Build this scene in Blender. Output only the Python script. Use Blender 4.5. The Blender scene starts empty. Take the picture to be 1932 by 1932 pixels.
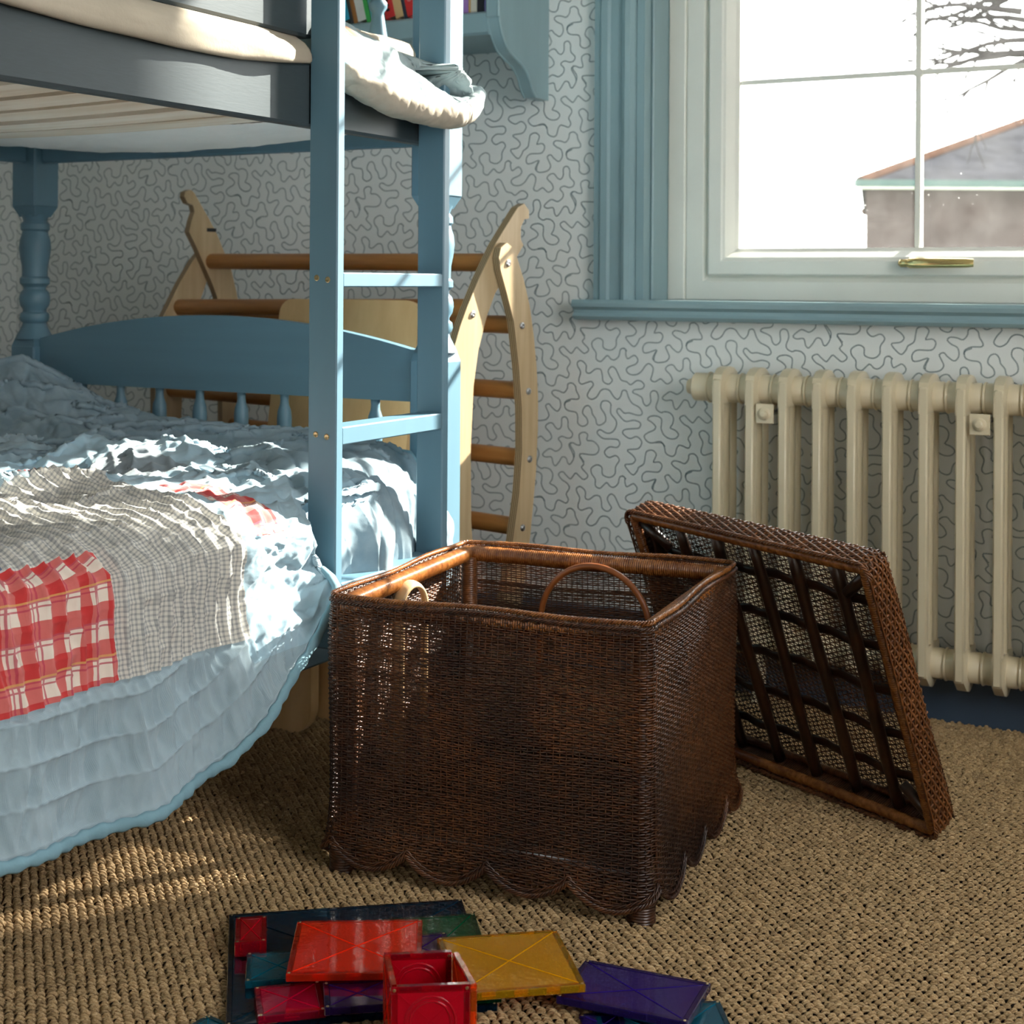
import bpy, math, random
import numpy as np
from mathutils import Vector, Matrix
random.seed(7); rng = np.random.default_rng(7)
SC = bpy.context.scene
COL = SC.collection
PI = math.pi

# ------------------------------------------------------------------ camera, sky, sun, exposure
cam_d = bpy.data.cameras.new('camera')
cam = bpy.data.objects.new('camera', cam_d); COL.objects.link(cam)
cam_d.sensor_fit = 'HORIZONTAL'; cam_d.sensor_width = 24.0; cam_d.lens = 2810.0*24.0/1932.0
cam_d.shift_x = 0.0; cam_d.shift_y = -(966.0-531.0)/1932.0
YAW = math.radians(28.8); ROLL = math.radians(0.38)
fw = Vector((-math.sin(YAW), math.cos(YAW), 0)); rt = Vector((math.cos(YAW), math.sin(YAW), 0)); up = Vector((0, 0, 1))
rt2 = rt*math.cos(ROLL)+up*math.sin(ROLL); up2 = up*math.cos(ROLL)-rt*math.sin(ROLL)
cam.matrix_world = Matrix(((rt2.x, up2.x, -fw.x, 0), (rt2.y, up2.y, -fw.y, 0), (rt2.z, up2.z, -fw.z, 1.0), (0, 0, 0, 1)))
cam_d.clip_start = 0.05; cam_d.clip_end = 200
cam_d.dof.use_dof = True; cam_d.dof.focus_distance = 2.35; cam_d.dof.aperture_fstop = 5.0
SC.camera = cam

world = bpy.data.worlds.new('overcast_sky'); SC.world = world; world.use_nodes = True
wnt = world.node_tree; wbg = wnt.nodes['Background']
wtc = wnt.nodes.new('ShaderNodeTexCoord'); wsep = wnt.nodes.new('ShaderNodeSeparateXYZ'); wrmp = wnt.nodes.new('ShaderNodeValToRGB')
wnt.links.new(wtc.outputs['Generated'], wsep.inputs[0]); wnt.links.new(wsep.outputs['Z'], wrmp.inputs[0])
wrmp.color_ramp.elements[0].position = 0.0; wrmp.color_ramp.elements[0].color = (1.0, 0.985, 0.96, 1)
wrmp.color_ramp.elements[1].position = 1.0; wrmp.color_ramp.elements[1].color = (0.92, 0.96, 1.0, 1)
wnt.links.new(wrmp.outputs[0], wbg.inputs['Color'])
wbg.inputs['Strength'].default_value = 8.0

SUN_AZ = math.atan(0.58); SUN_EL = math.radians(32.5)
sun_d = bpy.data.lights.new('sun', 'SUN'); sun_o = bpy.data.objects.new('sun', sun_d); COL.objects.link(sun_o)
sun_d.energy = 26.0; sun_d.angle = math.radians(0.55); sun_d.color = (1.0, 0.93, 0.82)
to_sun = Vector((math.sin(SUN_AZ)*math.cos(SUN_EL), math.cos(SUN_AZ)*math.cos(SUN_EL), math.sin(SUN_EL)))
sun_o.rotation_euler = to_sun.to_track_quat('Z', 'Y').to_euler(); sun_o.location = to_sun*12+Vector((0, 3.6, 0))

SC.view_settings.view_transform = 'Standard'; SC.view_settings.look = 'None'
SC.view_settings.exposure = 0.40; SC.view_settings.gamma = 1.0; SC.view_settings.use_curve_mapping = False
SC.cycles.max_bounces = 12; SC.cycles.diffuse_bounces = 6; SC.cycles.glossy_bounces = 4
SC.cycles.transmission_bounces = 8; SC.cycles.transparent_max_bounces = 24
SC.cycles.caustics_reflective = False; SC.cycles.caustics_refractive = False
SC.cycles.sample_clamp_indirect = 8.0
SC.cycles.use_denoising = True

# window geometry shared by everything that needs it
WALL_Y = 3.47; GLASS_Y = 3.655; FRAME_Y = 3.62  # most world positions from here on were computed beforehand from image pixels
WX0, WX1, WZ0, WZ1 = -1.515, -0.248, 0.955, 2.90
ROOM = dict(x0=-3.75, x1=1.55, y0=-1.3, z1=3.0)

# ------------------------------------------------------------------ helpers
def tag(o, label=None, cat=None, group=None, kind=None):
    if label: o['label'] = label
    if cat: o['category'] = cat
    if group: o['group'] = group
    if kind: o['kind'] = kind
    return o
def empty(name, loc, label, cat, group=None, rz=0.0):
    o = bpy.data.objects.new(name, None); COL.objects.link(o); o.location = loc; o.rotation_euler = (0, 0, rz)
    o.empty_display_size = 0.05
    return tag(o, label, cat, group)
def mesh_obj(name, verts, faces, mat, parent=None, smooth=False, world_coords=True):
    me = bpy.data.meshes.new(name)
    me.from_pydata([tuple(v) for v in verts], [], faces); 
    if smooth: me.polygons.foreach_set('use_smooth', [True]*len(me.polygons))
    if mat: me.materials.append(mat)
    me.update()
    o = bpy.data.objects.new(name, me); COL.objects.link(o)
    if parent:
        o.parent = parent
        if world_coords:
            bpy.context.view_layer.update()
            o.matrix_parent_inverse = parent.matrix_world.inverted()
    return o
def np_mesh(name, V, F, mat, parent=None, smooth=True, world_coords=True):
    """V (n,3) float array, F (m,4) int array - fast path"""
    V = np.ascontiguousarray(V, dtype=np.float32); F = np.ascontiguousarray(F, dtype=np.int32)
    me = bpy.data.meshes.new(name); n, m = len(V), len(F); k = F.shape[1]
    me.vertices.add(n); me.vertices.foreach_set('co', V.ravel())
    me.loops.add(m*k); me.loops.foreach_set('vertex_index', F.ravel())
    me.polygons.add(m); me.polygons.foreach_set('loop_start', np.arange(0, m*k, k, dtype=np.int32))
    me.polygons.foreach_set('loop_total', np.full(m, k, dtype=np.int32))
    me.polygons.foreach_set('use_smooth', np.full(m, smooth, dtype=bool))
    if mat: me.materials.append(mat)
    me.update(calc_edges=True); me.validate()
    o = bpy.data.objects.new(name, me); COL.objects.link(o)
    if parent:
        o.parent = parent
        if world_coords:
            bpy.context.view_layer.update()
            o.matrix_parent_inverse = parent.matrix_world.inverted()
    return o

class MB:
    def __init__(s): s.v = []; s.f = []; s.sm = []
    def add(s, vs, fs, M=None):
        b = len(s.v)
        if M is not None: vs = [M @ Vector(v) for v in vs]
        s.v += [tuple(v) for v in vs]; s.f += [tuple(i+b for i in f) for f in fs]
        return s
    def box(s, x0, x1, y0, y1, z0, z1, b=0.0, M=None):
        if x0 > x1: x0, x1 = x1, x0
        if y0 > y1: y0, y1 = y1, y0
        if z0 > z1: z0, z1 = z1, z0
        if b <= 0:
            vs = [(x, y, z) for z in (z0, z1) for y in (y0, y1) for x in (x0, x1)]
            fs = [(0, 2, 3, 1), (4, 5, 7, 6), (0, 1, 5, 4), (2, 6, 7, 3), (0, 4, 6, 2), (1, 3, 7, 5)]
            return s.add(vs, fs, M)
        b = min(b, (x1-x0)*.45, (y1-y0)*.45, (z1-z0)*.45)
        c = ((x0+x1)/2, (y0+y1)/2, (z0+z1)/2); h = ((x1-x0)/2, (y1-y0)/2, (z1-z0)/2)
        vs = []; idx = {}
        for sx in (-1, 1):
            for sy in (-1, 1):
                for sz in (-1, 1):
                    for a in range(3):
                        p = [c[i]+(sx, sy, sz)[i]*(h[i]-(0 if i == a else b)) for i in range(3)]
                        idx[(sx, sy, sz, a)] = len(vs); vs.append(p)
        fs = []
        for a in range(3):
            o1, o2 = (a+1) % 3, (a+2) % 3
            for sg in (-1, 1):
                q = []
                for t1, t2 in ((-1, -1), (1, -1), (1, 1), (-1, 1)):
                    k = [0, 0, 0]; k[a] = sg; k[o1] = t1; k[o2] = t2; q.append(idx[(k[0], k[1], k[2], a)])
                fs.append(tuple(q) if sg > 0 else tuple(q[::-1]))
        for a in range(3):          # edges parallel to axis a
            o1, o2 = (a+1) % 3, (a+2) % 3
            for t1 in (-1, 1):
                for t2 in (-1, 1):
                    ks = []
                    for sg in (-1, 1):
                        k = [0, 0, 0]; k[a] = sg; k[o1] = t1; k[o2] = t2; ks.append(tuple(k))
                    q = (idx[ks[0]+(o1,)], idx[ks[1]+(o1,)], idx[ks[1]+(o2,)], idx[ks[0]+(o2,)])
                    fs.append(q if t1*t2 < 0 else q[::-1])
        for sx in (-1, 1):
            for sy in (-1, 1):
                for sz in (-1, 1):
                    q = tuple(idx[(sx, sy, sz, a)] for a in range(3))
                    fs.append(q if sx*sy*sz > 0 else q[::-1])
        return s.add(vs, fs, M)
    def prism(s, poly, h0, h1, axis=2, M=None):
        """extrude a 2-D polygon along axis; poly coords are the other two axes in cyclic order"""
        n = len(poly); vs = []
        for h in (h0, h1):
            for p in poly:
                q = [0, 0, 0]; q[axis] = h; q[(axis+1) % 3] = p[0]; q[(axis+2) % 3] = p[1]; vs.append(q)
        fs = [tuple(range(n))[::-1], tuple(range(n, 2*n))]+[(i, (i+1) % n, n+(i+1) % n, n+i) for i in range(n)]
        return s.add(vs, fs, M)
    def lathe(s, prof, n=20, M=None):
        """profile [(r,z)] about z"""
        vs = []; fs = []
        for r, z in prof:
            for i in range(n):
                a = 2*PI*i/n; vs.append((r*math.cos(a), r*math.sin(a), z))
        for j in range(len(prof)-1):
            for i in range(n):
                k = (i+1) % n; fs.append((j*n+i, j*n+k, (j+1)*n+k, (j+1)*n+i))
        fs.append(tuple(range(n))[::-1]); m = (len(prof)-1)*n; fs.append(tuple(range(m, m+n)))
        return s.add(vs, fs, M)
    def tube(s, path, r, n=8, closed=False, M=None, flat=None):
        """swept tube; r number or list; flat=(a,b) scales of the two frame axes"""
        P = [Vector(p) for p in path]; m = len(P); vs = []; fs = []
        up0 = Vector((0, 0, 1)); prev = None
        for i in range(m):
            a = P[(i-1) % m] if (closed or i > 0) else P[i]; b = P[(i+1) % m] if (closed or i < m-1) else P[i]
            t = (b-a).normalized()
            if prev is None:
                u = up0-t*up0.dot(t)
                if u.length < 1e-3: u = Vector((1, 0, 0))-t*t.x
            else: u = prev-t*prev.dot(t)
            u.normalize(); prev = u; w = t.cross(u)
            rr = r[i] if isinstance(r, (list, tuple)) else r
            fa, fb = flat if flat else (1, 1)
            for k in range(n):
                an = 2*PI*k/n; vs.append(P[i]+u*(rr*fa*math.cos(an))+w*(rr*fb*math.sin(an)))
        rng_ = m if closed else m-1
        for i in range(rng_):
            for k in range(n):
                j = (i+1) % m; l = (k+1) % n; fs.append((i*n+k, i*n+l, j*n+l, j*n+k))
        if not closed: fs.append(tuple(range(n))[::-1]); fs.append(tuple(range((m-1)*n, m*n)))
        return s.add(vs, fs, M)
    def build(s, name, mat, parent=None, smooth=False, wc=True, auto=None):
        o = mesh_obj(name, s.v, s.f, mat, parent, smooth, wc)
        if auto is not None:
            o.data.polygons.foreach_set('use_smooth', [True]*len(o.data.polygons))
            try: o.data.set_sharp_from_angle(angle=math.radians(auto))
            except Exception: pass
        return o

def copy_tree(o, parent=None, inv=True):
    c = o.copy(); COL.objects.link(c)
    if parent: c.parent = parent
    for ch in list(o.children): copy_tree(ch, c)
    return c
def cr(pts, n=6, closed=False):
    """Catmull-Rom through pts"""
    P = np.array(pts, float); m = len(P); out = []
    seg = m if closed else m-1
    for i in range(seg):
        p0 = P[(i-1) % m] if (closed or i > 0) else 2*P[0]-P[1]; p1 = P[i]; p2 = P[(i+1) % m]
        p3 = P[(i+2) % m] if (closed or i+2 < m) else 2*P[-1]-P[-2]
        for k in range(n):
            t = k/n; out.append(.5*((2*p1)+(-p0+p2)*t+(2*p0-5*p1+4*p2-p3)*t*t+(-p0+3*p1-3*p2+p3)*t**3))
    if not closed: out.append(P[-1])
    return np.array(out)
def vnoise(x, y, seed=0):
    """smooth value noise, numpy"""
    xi = np.floor(x).astype(int); yi = np.floor(y).astype(int); fx = x-xi; fy = y-yi
    fx = fx*fx*(3-2*fx); fy = fy*fy*(3-2*fy)
    def h(a, b):
        n = (a*374761393+b*668265263+seed*144665) & 0xffffffff
        n = ((n ^ (n >> 13))*1274126177) & 0xffffffff
        return ((n ^ (n >> 16)) & 0xffff)/65535.0
    return (h(xi, yi)*(1-fx)+h(xi+1, yi)*fx)*(1-fy)+(h(xi, yi+1)*(1-fx)+h(xi+1, yi+1)*fx)*fy
def fbm(x, y, seed=0, o=3):
    t = 0; a = 1; s = 0
    for k in range(o): t = t+a*vnoise(x*2**k, y*2**k, seed+k*17); s += a; a *= .5
    return t/s
def sstep(a, b, x):
    t = np.clip((x-a)/(b-a), 0, 1); return t*t*(3-2*t)

# ------------------------------------------------------------------ materials
def newmat(name):
    m = bpy.data.materials.new(name); m.use_nodes = True; nt = m.node_tree; b = nt.nodes['Principled BSDF']
    return m, nt, b
def N(nt, t, **kw):
    n = nt.nodes.new(t)
    for k, v in kw.items(): setattr(n, k, v)
    return n
def ramp(nt, src, stops, interp='LINEAR'):
    r = N(nt, 'ShaderNodeValToRGB'); r.color_ramp.interpolation = interp
    e = r.color_ramp.elements
    while len(e) < len(stops): e.new(.5)
    for i, (p, c) in enumerate(stops): e[i].position = p; e[i].color = (*c, 1) if len(c) == 3 else c
    nt.links.new(src, r.inputs[0]); return r.outputs[0]
def coords(nt, scale=(1, 1, 1), rot=(0, 0, 0), kind='Object'):
    t = N(nt, 'ShaderNodeTexCoord'); m = N(nt, 'ShaderNodeMapping')
    m.inputs['Scale'].default_value = scale; m.inputs['Rotation'].default_value = rot
    nt.links.new(t.outputs[kind], m.inputs[0]); return m.outputs[0]
def noise(nt, vec, scale, detail=3, rough=.55):
    n = N(nt, 'ShaderNodeTexNoise'); n.inputs['Scale'].default_value = scale; n.inputs['Detail'].default_value = detail
    n.inputs['Roughness'].default_value = rough
    if vec is not None: nt.links.new(vec, n.inputs['Vector'])
    return n.outputs['Fac']
def bump(nt, b, h, strength=.3, dist=.002):
    n = N(nt, 'ShaderNodeBump'); n.inputs['Strength'].default_value = strength; n.inputs['Distance'].default_value = dist
    nt.links.new(h, n.inputs['Height']); nt.links.new(n.outputs[0], b.inputs['Normal'])
def mixc(nt, f, a, b, mode='MIX'):
    m = N(nt, 'ShaderNodeMix', data_type='RGBA', blend_type=mode)
    for i, v in ((0, f), (6, a), (7, b)):
        if hasattr(v, 'is_linked') or hasattr(v, 'node'): nt.links.new(v, m.inputs[i])
        else: m.inputs[i].default_value = v if i == 0 else (*v, 1)
    return m.outputs[2]
def mth(nt, op, a, b=None, c=None):
    m = N(nt, 'ShaderNodeMath', operation=op)
    for i, v in enumerate((a, b, c)):
        if v is None: continue
        if hasattr(v, 'node'): nt.links.new(v, m.inputs[i])
        else: m.inputs[i].default_value = v
    return m.outputs[0]
def plain(name, col, rough=.5, var=.12, scale=8, bmp=.15, bscale=60, metal=0, spec=.5, coat=0):
    m, nt, b = newmat(name); v = coords(nt)
    f = noise(nt, v, scale)
    c = ramp(nt, f, [(.3, tuple(x*(1-var) for x in col)), (.7, tuple(min(1, x*(1+var)) for x in col))])
    nt.links.new(c, b.inputs['Base Color']); b.inputs['Roughness'].default_value = rough; b.inputs['Metallic'].default_value = metal
    b.inputs['Specular IOR Level'].default_value = spec; b.inputs['Coat Weight'].default_value = coat
    if bmp: bump(nt, b, noise(nt, v, bscale, 4), bmp)
    return m
def paint(name, col, rough=.42, brush=(1, 1, 60)):
    m, nt, b = newmat(name)
    v = coords(nt, brush); f = noise(nt, v, 14, 3)
    c = ramp(nt, f, [(.3, tuple(x*.93 for x in col)), (.7, tuple(x*1.05 for x in col))])
    nt.links.new(c, b.inputs['Base Color']); b.inputs['Roughness'].default_value = rough
    bump(nt, b, f, .12, .001); return m
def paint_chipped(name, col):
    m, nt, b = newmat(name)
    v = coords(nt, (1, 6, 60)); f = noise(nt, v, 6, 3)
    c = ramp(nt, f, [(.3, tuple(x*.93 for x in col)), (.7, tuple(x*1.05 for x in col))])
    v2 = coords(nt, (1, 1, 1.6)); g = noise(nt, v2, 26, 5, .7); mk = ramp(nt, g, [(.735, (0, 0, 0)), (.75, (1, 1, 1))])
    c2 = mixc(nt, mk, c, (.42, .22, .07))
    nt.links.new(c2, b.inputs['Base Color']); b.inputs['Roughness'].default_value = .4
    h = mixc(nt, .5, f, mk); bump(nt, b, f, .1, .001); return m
def wood(name, c0, c1, axis=0, scale=9, rough=.5, stretch=14):
    m, nt, b = newmat(name); sc = [stretch]*3; sc[axis] = 1
    v = coords(nt, tuple(sc)); f = noise(nt, v, scale/3, 5, .6)
    c = ramp(nt, f, [(.3, c0), (.7, c1)])
    nt.links.new(c, b.inputs['Base Color']); b.inputs['Roughness'].default_value = rough
    bump(nt, b, f, .08, .001); return m
def cane(name, c0, c1, c2, rough=.38, scale=90):
    m, nt, b = newmat(name); v = coords(nt, (1, 1, 1)); f = noise(nt, v, scale, 2); g = noise(nt, v, 5, 3)
    a = ramp(nt, f, [(.3, c0), (.72, c1)]); c = mixc(nt, ramp(nt, g, [(.42, (0, 0, 0)), (.68, (1, 1, 1))]), a, c2)
    nt.links.new(c, b.inputs['Base Color']); b.inputs['Roughness'].default_value = rough; b.inputs['Specular IOR Level'].default_value = .6
    bump(nt, b, noise(nt, v, 300, 2), .15, .0006); return m

BLUE = (.098, .192, .255)
M_bed = paint('blue_painted_wood', BLUE, .45, (1, 1, .08))
M_bed_rail_shaded = paint_chipped('shaded_blue_rail', (.036, .050, .058))  # bed blue darkened: the dim light on the upper rails is in the colour
M_bed_h = paint('blue_painted_panel', BLUE, .45, (.1, 1, 2))
M_trim = paint('duck_egg_paint', (.255, .375, .410), .38, (.2, 1, .2))
M_base = plain('dark_blue_skirting_paint', (.045, .07, .11), .4, .06)
M_upvc = plain('white_upvc', (.80, .80, .74), .32, .02, bmp=.02)
M_wall = plain('wallpaper_ground', (.76, .785, .775), .85, .02, 3, .05, 200)
M_print = plain('wallpaper_ink', (.080, .140, .160), .8, .1, 3, 0)
M_plaster = plain('warm_white_plaster', (.62, .60, .55), .9, .03)
M_ceil = plain('white_ceiling_plaster', (.72, .72, .70), .9, .02)
M_rad = plain('cream_enamel', (.66, .57, .40), .28, .03, bmp=.04)
M_brass = plain('polished_brass', (.80, .62, .28), .18, .05, metal=1)
M_steel = plain('zinc_screw', (.45, .45, .46), .3, .1, metal=1)
M_brasscrew = plain('brass_screw', (.42, .33, .18), .3, .1, metal=1)
M_black = plain('black_plastic', (.01, .01, .012), .3, 0, bmp=0)
M_cane = cane('dark_rattan', (.026, .008, .0025), (.145, .048, .013), (.020, .0055, .002), .34)
M_cane_rim = cane('polished_rattan_wrap', (.16, .048, .010), (.36, .135, .032), (.10, .026, .006), .26)
M_cane_in = cane('inner_rattan', (.085, .026, .007), (.22, .078, .020), (.055, .016, .004), .34)
M_pole = cane('bamboo_pole', (.020, .007, .0025), (.055, .019, .006), (.013, .0045, .002), .35, 30)
M_pine = wood('varnished_pine_dowel', (.30, .115, .028), (.46, .20, .055), 0, 9, .38)
M_slat = wood('whitewashed_pine_slat', (.66, .52, .38), (.90, .84, .76), 0, 6, .7, 8)
M_sheet = plain('beige_cotton', (.38, .33, .26), .95, .05, 12, .25, 140)
M_white_cloth = plain('white_cotton', (.84, .83, .82), .95, .03, 8, .2, 60)
M_slate = plain('house_slate', (.022, .022, .025), .8, .25, 3, 0, spec=0)
M_render = plain('house_brick', (.040, .030, .027), .95, .15, 2, 0, spec=0)
M_ridge = plain('clay_ridge_tile', (.045, .024, .016), .9, .2, 6, 0, spec=0)
M_gutter = plain('green_gutter_paint', (.008, .035, .028), .6, .1)
M_bark = plain('bark', (.016, .014, .014), .9, .2, spec=0)
M_lawn = plain('lawn', (.08, .11, .05), .95, .2)
def ply(name, c0, c1):
    """birch ply: face colour with dark and light plies on the cut edges"""
    m, nt, b = newmat(name); v = coords(nt, (1, 12, 1)); f = noise(nt, v, 3, 5, .6)
    c = ramp(nt, f, [(.3, c0), (.7, c1)])
    t = N(nt, 'ShaderNodeTexCoord'); s = N(nt, 'ShaderNodeSeparateXYZ'); nt.links.new(t.outputs['Object'], s.inputs[0])
    w = mth(nt, 'SINE', mth(nt, 'MULTIPLY', s.outputs['X'], 2*PI/.0055)); k = ramp(nt, w, [(.2, (.17, .10, .05)), (.6, (.50, .36, .20))])
    sn = N(nt, 'ShaderNodeSeparateXYZ'); nt.links.new(t.outputs['Normal'], sn.inputs[0])
    e = mth(nt, 'LESS_THAN', mth(nt, 'ABSOLUTE', sn.outputs['X']), .5)
    nt.links.new(mixc(nt, e, c, k), b.inputs['Base Color']); b.inputs['Roughness'].default_value = .45
    return m
M_ply = ply('birch_plywood', (.44, .31, .17), (.58, .43, .26))
M_plyboard = wood('plywood_board', (.56, .34, .15), (.74, .50, .25), 2, 6, .45, 6)

def plastic(name, col, scat=.16):
    """clear tinted plastic: coloured see-through plus a clear gloss"""
    m, nt, b = newmat(name); nt.nodes.remove(b); out = nt.nodes['Material Output']
    tr = N(nt, 'ShaderNodeBsdfTransparent'); tr.inputs[0].default_value = (*col, 1)
    tl = N(nt, 'ShaderNodeBsdfTranslucent'); tl.inputs[0].default_value = (*[min(1, c*1.0) for c in col], 1)
    df = N(nt, 'ShaderNodeBsdfDiffuse'); df.inputs[0].default_value = (*[min(1, c*1.05) for c in col], 1)
    gl = N(nt, 'ShaderNodeBsdfGlossy'); gl.inputs['Roughness'].default_value = .06; gl.inputs[0].default_value = (1, 1, 1, 1)
    m1 = N(nt, 'ShaderNodeMixShader'); m1.inputs[0].default_value = .85; nt.links.new(tl.outputs[0], m1.inputs[1]); nt.links.new(df.outputs[0], m1.inputs[2])
    v = coords(nt); f = noise(nt, v, 700, 1); k = ramp(nt, f, [(.68, (scat,)*3), (.76, (min(.8, scat+.3),)*3)])
    m2 = N(nt, 'ShaderNodeMixShader'); nt.links.new(k, m2.inputs[0]); nt.links.new(tr.outputs[0], m2.inputs[1]); nt.links.new(m1.outputs[0], m2.inputs[2])
    fr = N(nt, 'ShaderNodeFresnel'); fr.inputs[0].default_value = 1.35
    m3 = N(nt, 'ShaderNodeMixShader'); nt.links.new(mth(nt, 'MULTIPLY', fr.outputs[0], .35), m3.inputs[0]); nt.links.new(m2.outputs[0], m3.inputs[1]); nt.links.new(gl.outputs[0], m3.inputs[2])
    bp = N(nt, 'ShaderNodeBump'); bp.inputs['Strength'].default_value = .25; bp.inputs['Distance'].default_value = .001
    nt.links.new(noise(nt, v, 45, 2), bp.inputs['Height']); nt.links.new(bp.outputs[0], gl.inputs['Normal'])
    m['tint'] = col; m['scat'] = scat
    nt.links.new(m3.outputs[0], out.inputs[0]); return m
def dusty_glass():
    m, nt, b = newmat('dusty_window_glass'); nt.nodes.remove(b); out = nt.nodes['Material Output']
    tr = N(nt, 'ShaderNodeBsdfTransparent'); tr.inputs[0].default_value = (.97, .985, .98, 1)
    tl = N(nt, 'ShaderNodeBsdfTranslucent'); tl.inputs[0].default_value = (.85, .85, .85, 1)
    gl = N(nt, 'ShaderNodeBsdfGlossy'); gl.inputs['Roughness'].default_value = .01
    v = coords(nt); f = noise(nt, v, 9, 4, .6); k = ramp(nt, f, [(.3, (.004,)*3), (.8, (.020,)*3)])
    sp = N(nt, 'ShaderNodeTexVoronoi'); sp.inputs['Scale'].default_value = 38; nt.links.new(v, sp.inputs['Vector'])
    d = ramp(nt, sp.outputs['Distance'], [(.055, (.12,)*3), (.10, (0, 0, 0))])
    g2 = ramp(nt, noise(nt, v, 7, 2), [(.52, (0, 0, 0)), (.6, (1, 1, 1))])
    kk = mixc(nt, 1.0, k, mixc(nt, 1.0, d, g2, 'MULTIPLY'), 'ADD')
    m1 = N(nt, 'ShaderNodeMixShader'); nt.links.new(kk, m1.inputs[0]); nt.links.new(tr.outputs[0], m1.inputs[1]); nt.links.new(tl.outputs[0], m1.inputs[2])
    fr = N(nt, 'ShaderNodeFresnel'); fr.inputs[0].default_value = 1.3
    m2 = N(nt, 'ShaderNodeMixShader'); nt.links.new(fr.outputs[0], m2.inputs[0]); nt.links.new(m1.outputs[0], m2.inputs[1]); nt.links.new(gl.outputs[0], m2.inputs[2])
    nt.links.new(m2.outputs[0], out.inputs[0]); return m
M_glass = dusty_glass()
def frosted():
    m, nt, b = newmat('clear_storage_plastic'); nt.nodes.remove(b); out = nt.nodes['Material Output']
    tr = N(nt, 'ShaderNodeBsdfTransparent'); tr.inputs[0].default_value = (.9, .9, .9, 1)
    tl = N(nt, 'ShaderNodeBsdfDiffuse'); tl.inputs[0].default_value = (.75, .74, .72, 1)
    m1 = N(nt, 'ShaderNodeMixShader'); nt.links.new(ramp(nt, noise(nt, coords(nt), 6, 2), [(.3, (.55,)*3), (.7, (.75,)*3)]), m1.inputs[0])
    nt.links.new(tr.outputs[0], m1.inputs[1]); nt.links.new(tl.outputs[0], m1.inputs[2])
    gl = N(nt, 'ShaderNodeBsdfGlossy'); gl.inputs['Roughness'].default_value = .15
    fr = N(nt, 'ShaderNodeFresnel'); fr.inputs[0].default_value = 1.45
    m2 = N(nt, 'ShaderNodeMixShader'); nt.links.new(fr.outputs[0], m2.inputs[0]); nt.links.new(m1.outputs[0], m2.inputs[1]); nt.links.new(gl.outputs[0], m2.inputs[2])
    nt.links.new(m2.outputs[0], out.inputs[0]); return m
M_frost = frosted()
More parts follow.
